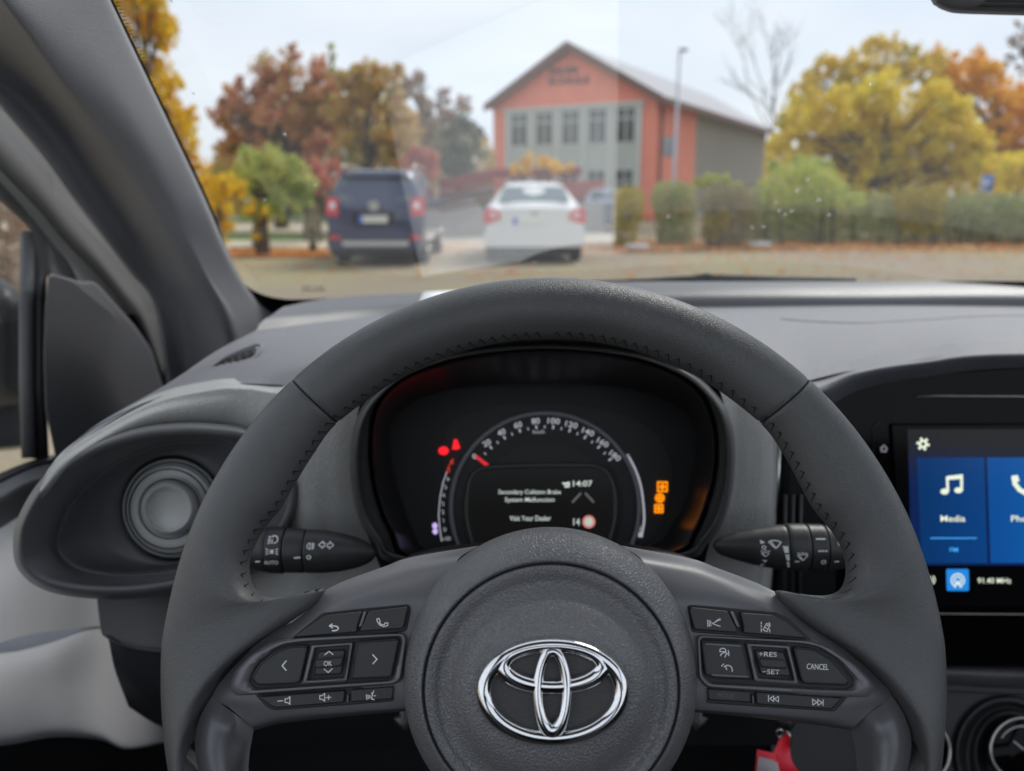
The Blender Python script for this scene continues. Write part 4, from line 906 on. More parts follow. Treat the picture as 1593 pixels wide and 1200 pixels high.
button([(1090, 996), (1156, 1000), (1169.5, 1058), (1112, 1056), (1097, 1050)], S([arc(1127.5, 1022.5, 7, 20, 160, 8), [(1127.5, 1022.5), (1130, 1018)], [(1120, 1011), (1122, 1009), (1127, 1009), (1129, 1011), (1129, 1014), (1120, 1014), (1120, 1011)], [(1133, 1012), (1134, 1017)], arc(1132, 1042.5, 7.2, -20, 140, 10), [(1130.5, 1042), (1128.5, 1036)], [(1122.5, 1036.5), (1126, 1033)]], 1.4), r=5, dish=.0005)
strokes(mm := MB(), [[(1099, 1002), (1152, 1005)], [(1108, 1050), (1164, 1053)]], 2.4, wm, .01175); mm.make('button_ridge', M['satin'], sw)
frame_ring('toggle_surround', [(1160, 1000), (1228, 1003.5), (1243, 1066), (1173, 1061)], [(1169, 1007), (1223, 1010.5), (1235, 1058), (1179, 1054)], wm, .008, .0113, M['satin'], sw, r=2)
button([(1174, 1011), (1220, 1014), (1231, 1053), (1183.5, 1049.5)], lambda mm, w_: (text(mm, '+RES', 1194.5, 1018, wm, h=7.5, wd=28, w_=w_, rot=.03), text(mm, '−SET', 1199.5, 1045.5, wm, h=7.5, wd=27, w_=w_, rot=.03)), w1=.0103, r=4)
button([(1180, 1025), (1220, 1027), (1224, 1041), (1184, 1038.5)], w1=.0135, r=4)
button([(1233.5, 1006), (1268, 1009), (1296, 1027), (1322, 1057), (1320, 1065), (1314, 1067), (1248, 1064)], lambda mm, w_: text(mm, 'CANCEL', 1272, 1037.5, wm, h=9, wd=34, w_=w_, rot=.04, bold=.005), r=8, dish=.0005)
button([(1100, 1071), (1167, 1075.5), (1168, 1093.5), (1102, 1089.5)], lambda mm, w_: text(mm, 'MODE', 1129.5, 1082.5, wm, h=7.5, wd=26, w_=w_, rot=.04), r=3, w1=.0095, imat='icongrey')
button([(1169.5, 1082), (1172.5, 1082.3), (1173.5, 1095), (1170.5, 1094.8)], r=.5, nm='spacer', mt='satin', b=.8, w1=.0092)
button([(1175.5, 1076), (1312, 1085.5), (1294, 1104), (1177, 1096)], S([[(1195.5, 1082), (1195.5, 1091.5)], [(1203.5, 1083), (1197.5, 1087), (1203.5, 1091.5), (1203.5, 1083)], [(1211, 1083.5), (1204.5, 1087.5), (1211, 1092), (1211, 1083.5)], [(1280.5, 1089), (1280.5, 1098)], [(1264, 1088), (1271, 1093), (1264.5, 1097), (1264, 1088)], [(1272, 1088.5), (1279, 1093.5), (1272.5, 1097.5), (1272, 1088.5)]], 1.3), r=3, w1=.0095)

# ================================================================= TOUCHSCREEN
SNv = Vector((-.10, -math.cos(R(10)), math.sin(R(10)))).normalized(); SPt = at(1420, 800, .63)
def tm(px, py, w_=0): return onp(px, py, SPt+SNv*w_, SNv)
tsn = thing('touchscreen', tm(1600, 960), 'blue tiled infotainment touchscreen in a gloss black surround right of the wheel', 'touchscreen')
plate('surround', [(1268, 640), (1286, 622), (1350, 599), (1440, 580), (1593, 570), (1800, 572), (2050, 590), (2050, 1036), (1220, 1036), (1215, 900), (1225, 760)], tm, -.02, 0, M['gloss'], tsn, r=10, b=3)
MB().tube([tm(x, y, .002) for x, y in cat([(1262, 630), (1282, 617.5), (1350, 594), (1430, 577), (1500, 569.5), (1593, 565), (1800, 567), (2050, 585)], 60)], .0007, 6).make('chrome_trim', M['steel'], tsn)
MB().tube([tm(1425, 617, .003), tm(1455, 616, .003), tm(1600, 617, .003), tm(2000, 620, .003)], [.0002, .0007, .0009, .0009], 6).make('chrome_trim', M['steel'], tsn)
MB().tube([tm(1210, 954.6, .002), tm(1440, 954.8, .002), tm(1593, 956, .002), tm(2040, 960, .002)], .0005, 6).make('chrome_trim', M['steel'], tsn)
plate('screen_glass', [(1386, 660), (1990, 660), (1990, 945), (1405, 945)], tm, 0, .004, mat('screen_black', (.006, .006, .007), .12, spec=.12), tsn, r=6, b=2)
MB().tube([tm(1358, 700, .001), tm(1358.5, 668, .001), tm(1362, 661, .001), tm(1370, 658.5, .001)], .0006, 6).make('button_strip_edge', M['bezel'], tsn)
MB().tube([tm(1358, 700, .001), tm(1362, 800, .001), tm(1380, 950, .001)], .0005, 6).make('button_strip_edge', M['bezel'], tsn)
def gradmat(name, c0, c1, s, ax, a, b):
    m_ = bpy.data.materials.new(name); m_.use_nodes = True; t = m_.node_tree; bs = t.nodes['Principled BSDF']
    bs.inputs['Base Color'].default_value = (.004, .004, .005, 1); bs.inputs['Roughness'].default_value = .15; bs.inputs['Specular IOR Level'].default_value = .15
    tc = t.nodes.new('ShaderNodeTexCoord'); sp = t.nodes.new('ShaderNodeSeparateXYZ'); mr = t.nodes.new('ShaderNodeMapRange')
    t.links.new(tc.outputs['Object'], sp.inputs[0]); t.links.new(sp.outputs[ax], mr.inputs[0]); mr.inputs[1].default_value = a; mr.inputs[2].default_value = b
    mx = t.nodes.new('ShaderNodeMix'); mx.data_type = 'RGBA'; mx.inputs[6].default_value = (*c0, 1); mx.inputs[7].default_value = (*c1, 1)
    t.links.new(mr.outputs[0], mx.inputs[0]); t.links.new(mx.outputs[2], bs.inputs['Emission Color']); bs.inputs['Emission Strength'].default_value = s
    return m_
bgm = gradmat('screen_ui_top', (.003, .012, .06), (.012, .012, .014), 1.0, 2, .115, .15)
o = MB().add([tm(x, y, .0042) for x, y in [(1412, 668), (1985, 668), (1985, 880), (1418, 880)]], [(0, 1, 2, 3)]).make('ui_background', bgm, tsn)
tile = gradmat('ui_tile', (.002, .026, .105), (.003, .048, .20), 1.0, 0, -.09, .0)
tile2 = gradmat('ui_tile_bright', (.003, .055, .22), (.008, .14, .45), 1.0, 0, -.03, .12)
MB().add([tm(x, y, .0044) for x, y in [(1426.5, 712), (1531, 712), (1536, 876), (1434, 876)]], [(0, 1, 2, 3)]).make('media_tile', tile, tsn)
MB().add([tm(x, y, .0044) for x, y in [(1535.5, 712), (1645, 712), (1648, 876), (1541, 876)]], [(0, 1, 2, 3)]).make('phone_tile', tile2, tsn)
MB().add([tm(x, y, .0044) for x, y in [(1650, 712), (1760, 712), (1760, 876), (1653, 876)]], [(0, 1, 2, 3)]).make('blank_tile', tile2, tsn)
uiw = emi('ui_white', (.80, .88, .70), .8); uib = emi('ui_blue', (.05, .40, .95), .85)
m = MB(); text(m, 'Media', 1482.5, 807, tm, h=9.8, wd=38.5, w_=.0046, bold=.010); m.make('media_text', uiw, tsn)
m = MB(); text(m, 'Phone', 1594, 807, tm, h=9.8, wd=42, w_=.0046, bold=.010); m.make('phone_text', uiw, tsn)
m = MB(); text(m, '91.40 MHz', 1547, 903.5, tm, h=8.4, wd=52, w_=.0046, bold=.008); m.make('frequency_text', uiw, tsn)
m = MB(); text(m, 'FM', 1484, 855.5, tm, h=6.6, wd=12.5, w_=.0046, bold=.01); strokes(m, [[(1448, 837.5), (1519, 837.5)]], 1.6, tm, .0046); m.make('source_text', uib, tsn)
m = MB()
polyf(m, [[(1473, 741), (1498, 738), (1498, 745), (1473, 747)], [(1471.5, 742), (1475.5, 742), (1476.5, 765), (1472.5, 765)], [(1493.5, 740), (1498, 740), (1498, 764), (1494, 764)], circ(1469.5, 765, 6.5, 14, 4.6), circ(1491, 763, 6.5, 14, 4.6)], tm, .0046)
m.make('music_note_icon', uiw, tsn)
m = MB(); strokes(m, [[(1577, 744), (1579, 753), (1586, 762), (1596, 768)]], 7, tm, .0046); polyf(m, [[(1573, 741), (1583, 739), (1586, 748), (1580, 752)], [(1590, 764), (1597, 759), (1606, 766), (1600, 773)]], tm, .0047); m.make('handset_icon', uiw, tsn)
m = MB(); strokes(m, [arc(1436, 691, 4.8, 0, 360, 18)], 3.4, tm, .0046)
for k in range(6):
    a = R(60*k+10); strokes(m, [[(1436+5.5*math.cos(a), 691+5.5*math.sin(a)), (1436+8.8*math.cos(a), 691+8.8*math.sin(a))]], 4, tm, .0046)
m.make('gear_icon', uiw, tsn)
m = MB(); polyf(m, [[(1439, 900), (1442, 900), (1447, 895.5), (1447, 909), (1442, 905), (1439, 905)]], tm, .0046); strokes(m, [arc(1447, 902.5, 4, -50, 50, 6), arc(1447, 902.5, 7.5, -50, 50, 6)], 1.5, tm, .0046); m.make('speaker_icon', uiw, tsn)
tilb = plate('radio_button', [(1472, 885.5), (1507, 885.5), (1507.5, 919.5), (1473, 919.5)], tm, .004, .0045, emi('ui_blue_tile', (.01, .20, .62), .9), tsn, r=3, b=.5, bh=.0001)
m = MB(); strokes(m, [arc(1490, 903, 10, -60, 240, 20), arc(1490, 903, 5.5, -70, 250, 14), [(1490, 904), (1485.5, 914)], [(1490, 904), (1494.5, 914)], [(1487, 909), (1493, 909)]], 1.9, tm, .00475); m.make('radio_icon', uiw, tsn)
m = MB(); strokes(m, [[(1370, 698), (1375, 693), (1380, 698)], [(1371.5, 698), (1371.5, 702.5), (1378.5, 702.5), (1378.5, 698)]], 1.5, tm, .0003); m.make('home_icon', emi('home_grey', (.5, .5, .55), .4), tsn)
# centre stack vent seen between wheel and cluster
cv = thing('centre_vent', at(1225, 790, .62), 'dark centre air vent with thin metal edge right of the wiper stalk', 'air vent')
patch('vent_housing', [[(1200, 660, .63), (1222, 680, .60), (1250, 690, .60), (1300, 690, .61)], [(1200, 800, .64), (1216, 800, .60), (1250, 800, .60), (1300, 800, .61)], [(1195, 960, .64), (1210, 960, .60), (1250, 960, .60), (1300, 960, .61)]], M['blackgap'], cv, nu=16, nv=16)
MB().tube([at(1213, 690, .595), at(1209, 760, .594), at(1206, 800, .594)], [.0012, .002, .0014], 8).make('metal_edge', M['steel'], cv)
for k in range(3):
    MB().tube([at(1222+12*k, 770, .597), at(1220+12*k, 850, .597), at(1220+12*k, 925, .597)], .0016, 6).make('vane', M['bezel'], cv)

# ================================================================= LOWER CONSOLE
cc = thing('climate_panel', at(1560, 1150, .66), 'black climate panel with chrome ringed knobs below the touchscreen', 'climate controls')
patch('padded_strip', [[(1200, 1030, .645), (1450, 1033, .645), (1593, 1036, .645), (2000, 1045, .645)], [(1200, 1036, .628), (1450, 1037, .628), (1593, 1041, .628), (2000, 1050, .628)], [(1200, 1048, .620), (1450, 1048, .620), (1593, 1053, .620), (2000, 1062, .620)], [(1200, 1062, .628), (1450, 1060, .628), (1593, 1066, .628), (2000, 1075, .628)], [(1200, 1068, .64), (1450, 1066, .64), (1593, 1072, .64), (2000, 1081, .64)]], M['padleather'], cc, nu=50, nv=16)
CNv = Vector((-.05, -math.cos(R(25)), math.sin(R(25)))).normalized(); CPt = at(1560, 1100, .64)
def cm(px, py, w_=0): return onp(px, py, CPt+CNv*w_, CNv)
patch('panel_face', [[(1200, 1060, 0), (1450, 1058, 0), (1600, 1064, 0), (2000, 1072, 0)], [(1200, 1076, 0), (1450, 1076, 0), (1600, 1082, 0), (2000, 1092, 0)], [(1200, 1080, -.004), (1450, 1079, -.004), (1600, 1085, -.004), (2000, 1095, -.004)], [(1200, 1300, -.004), (1450, 1300, -.004), (1600, 1300, -.004), (2000, 1300, -.004)]], M['blackpl'], cc, nu=30, nv=30, f3=cm)
def ringd(cx, cy, R0, w0, w1): return None
ringloft('dial_well', [er(1566, 1172, 82, 90, -.003), er(1566, 1172, 80, 88, .001), er(1566, 1172, 74, 80, .002), er(1568, 1174, 64, 74, -.004), er(1570, 1174, 57, 70, .0), er(1572, 1174, 52, 62, .002), er(1580, 1176, 47, 54, -.004)], M['blackpl'], cc, n=80, nv=30, f3=cm)
def knob(cx, cy, rx, ry, tint):
    k = disc('knob', [(rx, 0, 0, .000), (rx, 0, 0, .018), (rx-4, 0, 0, .019), (3, 0, 0, .019)], M['gloss'], cc, cx, cy, mp3=cm)
    MB().tube([cm(x, y, .019) for x, y in ell(cx, cy, rx-1, ry-1, 80)], .0016, 10, closed=True).make('chrome_ring', M['steel'], k)
    mm = MB(); strokes(mm, [arc(cx, cy, rx*.72, 60, 150, 14), [(cx-rx*.25, cy-ry*.25), (cx+rx*.05, cy)]], 1.6, cm, .0193); mm.make('pointer', tint, k)
knob(1590, 1166, 50, 50, M['icon']); knob(1428, 1170, 51, 51, emi('dim_red_ring', (.5, .04, .03), .4))

# key and red tag
ky = thing('car_key', at(1216, 1135, .52), 'key ring in the ignition with a red and grey tag', 'key')
MB().tube([at(1225, 1080, .56), at(1224, 1110, .54), at(1221, 1128, .525)], [.012, .010, .006], 12).make('key_head', M['blackpl'], ky)
MB().tube([at(1220+10*math.cos(t), 1152+14*math.sin(t), .515-.004*math.cos(t)) for t in [2*math.pi*i/24 for i in range(24)]], .0012, 6, closed=True).make('split_ring', M['steel'], ky)
MB().tube([at(1213+5*math.cos(t), 1141+6*math.sin(t), .512) for t in [2*math.pi*i/16 for i in range(16)]], .0010, 6, closed=True).make('small_ring', M['steel'], ky)
patch('strap', [[(1216, 1142, .513), (1224, 1140, .515), (1229, 1146, .517)], [(1208, 1160, .508), (1218, 1162, .509), (1229, 1164, .512)], [(1200, 1180, .503), (1216, 1186, .503), (1232, 1184, .505)], [(1196, 1200, .50), (1220, 1210, .50), (1244, 1202, .502)], [(1200, 1240, .50), (1230, 1240, .50), (1262, 1230, .502)]], M['keyred'], ky, nu=10, nv=20)
kt = patch('tag', [[(1178, 1166, .506), (1204, 1172, .504), (1212, 1176, .505)], [(1175, 1190, .502), (1200, 1192, .499), (1215, 1196, .50)], [(1172, 1240, .498), (1200, 1240, .495), (1225, 1240, .498)]], M['keyred'], ky, nu=10, nv=14)
patch('tag_window', [[(1180, 1177, .5015), (1200, 1182, .5005), (1210, 1187, .5005)], [(1177, 1200, .4975), (1200, 1202, .4955), (1214, 1204, .4960)], [(1176, 1236, .495), (1200, 1236, .492), (1222, 1236, .495)]], mat('tag_grey', (.4, .34, .36), .25), kt, nu=8, nv=12)

# sensor housing at the top right
sh = thing('camera_housing', at(1560, -10, .50), 'grey slotted sensor and mirror housing at the top right of the windscreen', 'sensor housing')
ho = [(1400, -120), (1420, -60), (1449, 0), (1457, 9), (1468, 15), (1488, 20), (1540, 22), (1593, 23.5), (1800, 28), (2000, 24), (2050, -120)]
ringloft('shell', [[(x, y, .60) for x, y in ins(ho, -1)], [(x, y, .55) for x, y in ho], [(x, y, .51) for x, y in ins(ho, -1)], [(x, y, .495) for x, y in ins(ho, 2)], [(x, y, .490) for x, y in ins(ho, 7)], [(x, y, .488) for x, y in ins(ho, 20)]], mat('housing_grey', (.14, .14, .15), .5, bump=('n', 1500, .0001), var=.05), sh, n=100, nv=24, cap=True)
for yy, x0 in ((3, 1530), (9.5, 1521)):
    MB().add([at(x, y, .4875) for x, y in [(x0, yy), (x0+5, yy-3.4), (1800, yy), (1800, yy+5)]], [(0, 1, 2, 3)]).make('slot', M['blackgap'], sh)

# ================================================================= OUTSIDE: GROUND
def structure(o, label, cat_): return tag(o, label, cat_, kind='structure')
# ground sheet with gentle unevenness
gm = mat('ground_soil', (.20, .16, .09), .95, var=.3, vs=.6)
o = MB().grid([[Vector((-400+800*i/20, -60+760*j/20, -.02)) for i in range(21)] for j in range(21)]).make('ground', gm, None, base=(0, 0, -.02)); structure(o, 'bare brown ground reaching to the horizon', 'ground')
def asphalt():
    m = bpy.data.materials.new('worn_asphalt'); m.use_nodes = True; t = m.node_tree; b = t.nodes['Principled BSDF']; b.inputs['Roughness'].default_value = .85
    tc = t.nodes.new('ShaderNodeTexCoord')
    def nz_(s, d=5):
        n = t.nodes.new('ShaderNodeTexNoise'); n.inputs['Scale'].default_value = s; n.inputs['Detail'].default_value = d; t.links.new(tc.outputs['Object'], n.inputs['Vector']); return n
    def rmp(n, p0, c0, p1, c1):
        r = t.nodes.new('ShaderNodeValToRGB'); e = r.color_ramp.elements; e[0].position = p0; e[0].color = (*c0, 1); e[1].position = p1; e[1].color = (*c1, 1); t.links.new(n.outputs['Fac'], r.inputs[0]); return r
    a = rmp(nz_(.35), .42, (.34, .28, .20), .62, (.37, .33, .18))
    g = rmp(nz_(40), .3, (.65, .65, .65), .7, (1.15, 1.12, 1.1))
    mx = t.nodes.new('ShaderNodeMix'); mx.data_type = 'RGBA'; mx.blend_type = 'MULTIPLY'; mx.inputs[0].default_value = 1
    t.links.new(a.outputs[0], mx.inputs[6]); t.links.new(g.outputs[0], mx.inputs[7]); t.links.new(mx.outputs[2], b.inputs['Base Color'])
    return m
lot = [ground(-200, 402), ground(500, 401), ground(640, 398), ground(960, 396), ground(1300, 391), ground(1800, 390)]
o = MB().grid([[Vector((p.x, p.y, 0)) for p in lot], [Vector((p.x*1.0, -8, 0)) for p in lot]]).make('parking_lot', asphalt(), None, base=(0, 5, 0)); structure(o, 'pale worn car park surface in front of the hedges', 'car park')
gr_ = mat('lawn_green', (.10, .15, .03), .95, var=.35, vs=3)
o = MB().add([ground(x, y, -.008) for x, y in [(-400, 401), (520, 400), (640, 397), (640, 360), (640, 340), (-400, 335)]], [(0, 1, 2, 3, 4, 5)]).make('lawn', gr_, None, base=ground(300, 380)); structure(o, 'strip of green lawn behind the blue car', 'lawn')
pm_ = mat('pale_path', (.58, .50, .36), .9, var=.12, vs=2)
o = MB().add([ground(x, y, -.003) for x, y in [(-400, 388), (560, 388), (560, 374), (-400, 374)]], [(0, 1, 2, 3)]).make('path', pm_, None, base=ground(300, 382)); structure(o, 'pale gravel path crossing the lawn on the left', 'path')
o = MB().add([ground(x, y, -.003) for x, y in [(-400, 362), (560, 362), (560, 345), (-400, 345)]], [(0, 1, 2, 3)]).make('road', pm_, None, base=ground(300, 352)); structure(o, 'pale lane further back beyond the lawn', 'road')
o = MB().add([ground(x, y, -.006) for x, y in [(640, 398), (960, 396), (990, 385), (980, 345), (640, 345)]], [(0, 1, 2, 3, 4)]).make('forecourt', mat('forecourt_paving', (.46, .42, .36), .9, var=.1, vs=2), None, base=ground(800, 380)); structure(o, 'light paved forecourt below the school building', 'paving')

# fallen leaves (uncountable)
leafy = leafmat('fallen_leaf', [(.42, .16, .05), (.55, .24, .07), (.62, .33, .12), (.70, .45, .22)])
def leafq(m, p, s, n=None, t=None):
    a = Vector((random.gauss(0, 1), random.gauss(0, 1), random.gauss(0, 1))); a.normalize()
    b = a.orthogonal().normalized(); b = (b*math.cos(q := random.random()*6.28)+a.cross(b)*math.sin(q)); c = a.cross(b)
    i = len(m.v); l, w_ = s, s*.62
    m.v += [p-b*l*.5, p+c*w_*.5, p+b*l*.5, p-c*w_*.5]; m.f.append((i, i+1, i+2, i+3))
m = MB()
def litter(n, x0, x1, y0, y1, s=.09, pw=1):
    for _ in range(n):
        px = random.uniform(x0, x1); py = y0+(y1-y0)*random.random()**pw
        p = ground(px, py); i = len(m.v); a = random.random()*6.28; ss = s*random.uniform(.6, 1.3); tz = random.uniform(.003, .03)
        for k in range(4): m.v.append(p+Vector((math.cos(a+k*1.57)*ss*(.5 if k % 2 else .32), math.sin(a+k*1.57)*ss*(.5 if k % 2 else .32), tz+random.uniform(0, .03))))
        m.f.append((i, i+1, i+2, i+3))
litter(5200, 955, 1900, 373, 392, .16); litter(2600, 330, 540, 388, 402, .13); litter(900, 640, 1000, 378, 396, .11)
litter(700, 350, 1900, 390, 436, .12)
litter(500, 1000, 1900, 388, 405, .13)
o = m.make('fallen_leaves', leafy, None, base=ground(1300, 384), smooth=False); tag(o, 'orange and brown fallen leaves drifted along the hedge foot and scattered over the car park', 'leaves', kind='stuff')
# white wheel stops
for px, py, wd, lb in ((991, 386, 36, 'low white block on the leaf strip right of the white car'), (1182, 382, 34, 'low white block among leaves in front of the long hedge')):
    g_ = ground(px, py+4); t_ = thing('kerb_stone', g_, lb, 'kerb stone', 'white blocks along the car park edge')
    MB().box(g_+Vector((0, 0, .08)), wd/F*g_.y, .2, .13, bev=.03).make('block', mat('white_concrete', (.75, .72, .68), .8, var=.08, vs=8), t_)

# ================================================================= TREES AND HEDGES
def clump(m, c, r, n, s, flat=1.0, nsub=12, sub=.42):
    for k in range(nsub):
        d = Vector((random.gauss(0, 1), random.gauss(0, 1), random.gauss(0, 1))); d.normalize(); d *= r*random.uniform(.25, .86)
        d.z *= flat; cc_ = c+d; rs = r*sub*random.uniform(.6, 1.15)
        for _ in range(int(n/nsub)):
            e = Vector((random.gauss(0, 1), random.gauss(0, 1), random.gauss(0, 1))); e.normalize(); e *= rs*random.random()**.45
            leafq(m, cc_+e, s*random.uniform(.6, 1.3))
barkm = mat('bark', (.10, .075, .05), .95, var=.3, vs=6, bump=('n', 14, .03)); barkg = mat('bark_grey', (.20, .18, .16), .95, var=.25, vs=6)
def limb(m, a, b, r0, r1, k=5, wob=.06):
    L = (b-a).length; pts = []; 
    for i in range(k+1):
        t = i/k; pts.append(a.lerp(b, t)+Vector((random.gauss(0, wob), random.gauss(0, wob), 0))*L*math.sin(t*3.14)*.6)
    m.tube(pts, [r0+(r1-r0)*i/k for i in range(k+1)], 6); return pts
def tree(name, label, Y, clumps, lm_, trunk, dens=1.0, s=.16, cat_='tree', group=None, nsub=12, sub=.42, bark=None, twigs=0, depth=.5):
    base = at(trunk[0], 400, Y); base.z = 0
    t = thing(name, base, label, cat_, group)
    m = MB(); mt = MB(); top_ = at(trunk[0]+random.uniform(-4, 4), trunk[1], Y)
    tr = limb(mt, base+Vector((0, 0, -.1)), top_, trunk[2], trunk[2]*.35, 7, .02)
    for px, py, r in clumps:
        yy = Y*(1+depth*random.uniform(-.06, .06)); c = at(px, py, yy); R_ = r*1.12/F*yy
        s_ = s; n = int(dens*4.4*math.pi*R_*R_/(s*s*.3))
        clump(m, c, R_, n, s, nsub=nsub, sub=sub)
        st_ = tr[min(len(tr)-1, max(2, int(len(tr)*random.uniform(.4, .9))))]
        pts = limb(mt, st_, c, trunk[2]*.3, .02, 5, .05)
        for _ in range(twigs):
            d = Vector((random.gauss(0, 1), random.gauss(0, 1), abs(random.gauss(0, 1))+.3)).normalized()*R_*random.uniform(.7, 1.3)
            limb(mt, pts[-2], pts[-2]+d, .025, .006, 4, .08)
    mt.make('trunk', bark or barkm, t); m.make('crown', lm_, t, smooth=False)
    return t
L_yel = leafmat('leaf_yellow', [(.30, .22, .02), (.62, .36, .015), (.80, .50, .02), (.35, .30, .05)])
L_mapl = leafmat('leaf_maple_yellow', [(.28, .26, .05), (.54, .41, .05), (.74, .52, .06), (.82, .59, .09), (.40, .37, .07)], .7)
L_olive = leafmat('leaf_olive_yellow', [(.30, .27, .08), (.54, .43, .10), (.66, .50, .10), (.40, .37, .12)])
L_or = leafmat('leaf_orange', [(.42, .22, .04), (.68, .34, .03), (.74, .42, .05), (.58, .42, .08)])
L_red = leafmat('leaf_russet', [(.16, .16, .07), (.42, .18, .11), (.52, .25, .15), (.42, .33, .09), (.24, .24, .10)])
L_rg = leafmat('leaf_russet_olive', [(.15, .18, .07), (.38, .34, .08), (.48, .24, .13), (.50, .40, .09), (.20, .25, .10)])
L_green = leafmat('leaf_green', [(.14, .19, .05), (.30, .37, .09), (.40, .45, .13), (.50, .44, .10), (.22, .27, .08)], 1.2)
L_mix = leafmat('leaf_mixed', [(.14, .18, .07), (.28, .32, .10), (.50, .26, .11), (.38, .38, .11), (.58, .40, .10)], .5)
L_dk = leafmat('leaf_dark_green', [(.04, .07, .035), (.07, .12, .05), (.11, .16, .06)])
L_gg = leafmat('leaf_grey_green', [(.12, .15, .11), (.20, .22, .16), (.27, .21, .16)])
L_pink = leafmat('leaf_pink_red', [(.32, .10, .08), (.50, .20, .15), (.42, .22, .14)])
L_hedge = leafmat('leaf_hedge', [(.08, .11, .05), (.20, .26, .09), (.31, .34, .14), (.32, .26, .15), (.16, .27, .08)], 1.3)
L_hyel = leafmat('leaf_hedge_yellow', [(.12, .13, .04), (.22, .20, .05), (.46, .34, .05), (.16, .15, .06)], 1.8)
L_hbr = leafmat('leaf_hedge_brown', [(.14, .12, .07), (.22, .20, .10), (.27, .22, .14), (.13, .17, .07)])
L_dry = leafmat('leaf_dry_brown', [(.22, .15, .10), (.36, .26, .20), (.30, .20, .12)])

tree('yellow_tree', 'tall golden yellow tree beside the windscreen pillar', 15, [(215, 10, 50), (252, 50, 30), (200, -40, 60), (240, -50, 40), (190, 80, 48), (235, 115, 28), (215, 165, 45), (262, 140, 22), (250, 185, 40), (285, 180, 24), (240, 235, 44), (285, 222, 32), (300, 262, 22), (265, 280, 36), (180, 230, 60)], L_yel, (225, 60, .18), dens=.8, s=.13, nsub=14)
tree('yellow_shrub', 'loose orange and yellow shrub at the left edge of the windscreen', 14.5, [(322, 285, 22), (345, 305, 22), (350, 280, 14), (335, 330, 22), (352, 350, 16), (372, 295, 16), (345, 375, 12), (310, 340, 20)], L_yel, (338, 300, .05), dens=.6, s=.11, cat_='shrub')
tree('green_bush', 'light green bush with yellow lower leaves left of the blue car', 19, [(392, 262, 26), (420, 255, 32), (440, 285, 30), (405, 300, 30), (455, 262, 22), (385, 240, 14), (470, 285, 22), (430, 320, 24), (395, 325, 20), (460, 315, 22), (405, 350, 15)], L_green, (405, 300, .22), dens=.8, s=.13, cat_='bush')
tree('yellow_leaf_shrub', 'small shrub of yellow leaves round a dark stem in front of the green bush', 16, [(390, 325, 13), (415, 330, 12), (408, 352, 12), (398, 370, 8)], L_yel, (409, 330, .20), dens=.4, s=.10, cat_='shrub')
tree('russet_tree', 'broad russet tree with olive patches above the green bush', 30, [(362, 170, 30), (395, 150, 30), (350, 185, 18), (400, 195, 34), (430, 130, 36), (452, 95, 18), (455, 75, 9), (440, 175, 38), (470, 140, 36), (480, 190, 38), (500, 115, 26), (410, 235, 28), (460, 225, 34), (345, 160, 10), (375, 130, 12), (515, 165, 30), (500, 230, 30), (525, 130, 22), (370, 215, 26), (535, 200, 28), (350, 235, 18)], L_red, (440, 180, .3), dens=.85, s=.20, nsub=16, sub=.34, twigs=2)
tree('olive_tree', 'olive and russet tree standing over the blue car', 28, [(545, 130, 30), (575, 115, 28), (600, 125, 24), (530, 170, 30), (570, 160, 34), (610, 165, 28), (550, 205, 34), (595, 205, 34), (630, 195, 26), (575, 240, 30), (625, 235, 28), (540, 240, 28), (620, 110, 12)], L_rg, (572, 180, .3), dens=.85, s=.19, nsub=16, sub=.34, twigs=2)
tree('reddish_tree', 'sparse reddish tree with bare tips right of the olive tree', 33, [(635, 140, 24), (660, 165, 26), (650, 120, 14), (690, 180, 24), (690, 150, 14), (665, 205, 26), (720, 165, 16)], L_dry, (664, 170, .2), dens=.6, s=.18, nsub=18, sub=.28, twigs=9, bark=barkg)
tree('grey_green_tree', 'dull grey green tree between the blue car and the school', 31, [(700, 215, 32), (725, 190, 22), (690, 250, 30), (735, 235, 28), (720, 265, 28), (745, 205, 14)], L_gg, (712, 220, .2), dens=.75, s=.17, twigs=4)
tree('conifer', 'slim pale green conifer tip rising over the russet trees', 32, [(515, 75, 6), (516, 92, 8), (517, 112, 10), (518, 135, 12), (518, 158, 13)], L_green, (516, 80, .1), dens=.8, s=.12, nsub=8)
tree('pink_bush', 'pinkish red bush just right of the blue car roof', 24, [(650, 240, 20), (668, 250, 18), (640, 262, 18), (672, 270, 14)], L_pink, (655, 250, .1), dens=.9, s=.13, cat_='bush')
tree('red_shrub', 'russet red shrub directly left of the blue car', 21, [(495, 265, 18), (510, 280, 16), (490, 290, 20), (520, 258, 14)], L_pink, (500, 280, .08), dens=.8, s=.12, cat_='shrub')
tree('dark_shrub', 'dark green shrub low down between green bush and blue car', 22, [(470, 318, 20), (445, 325, 20), (495, 315, 18), (510, 325, 18), (480, 300, 18)], L_dk, (475, 320, .08), dens=1.0, s=.12, cat_='shrub')
tree('stump_shrub', 'thin brown shrub stem standing on the lawn beside the blue car', 17, [(486, 345, 10), (485, 360, 9), (490, 330, 9), (484, 374, 7)], L_hbr, (486, 345, .12), dens=.8, s=.08, cat_='shrub')
tree('shrub', 'orange flecked shrub on the ramp above the white car', 24, [(820, 255, 14), (845, 250, 14), (865, 258, 12), (800, 262, 10), (885, 262, 8)], L_yel, (842, 262, .05), dens=.7, s=.11, cat_='shrub')
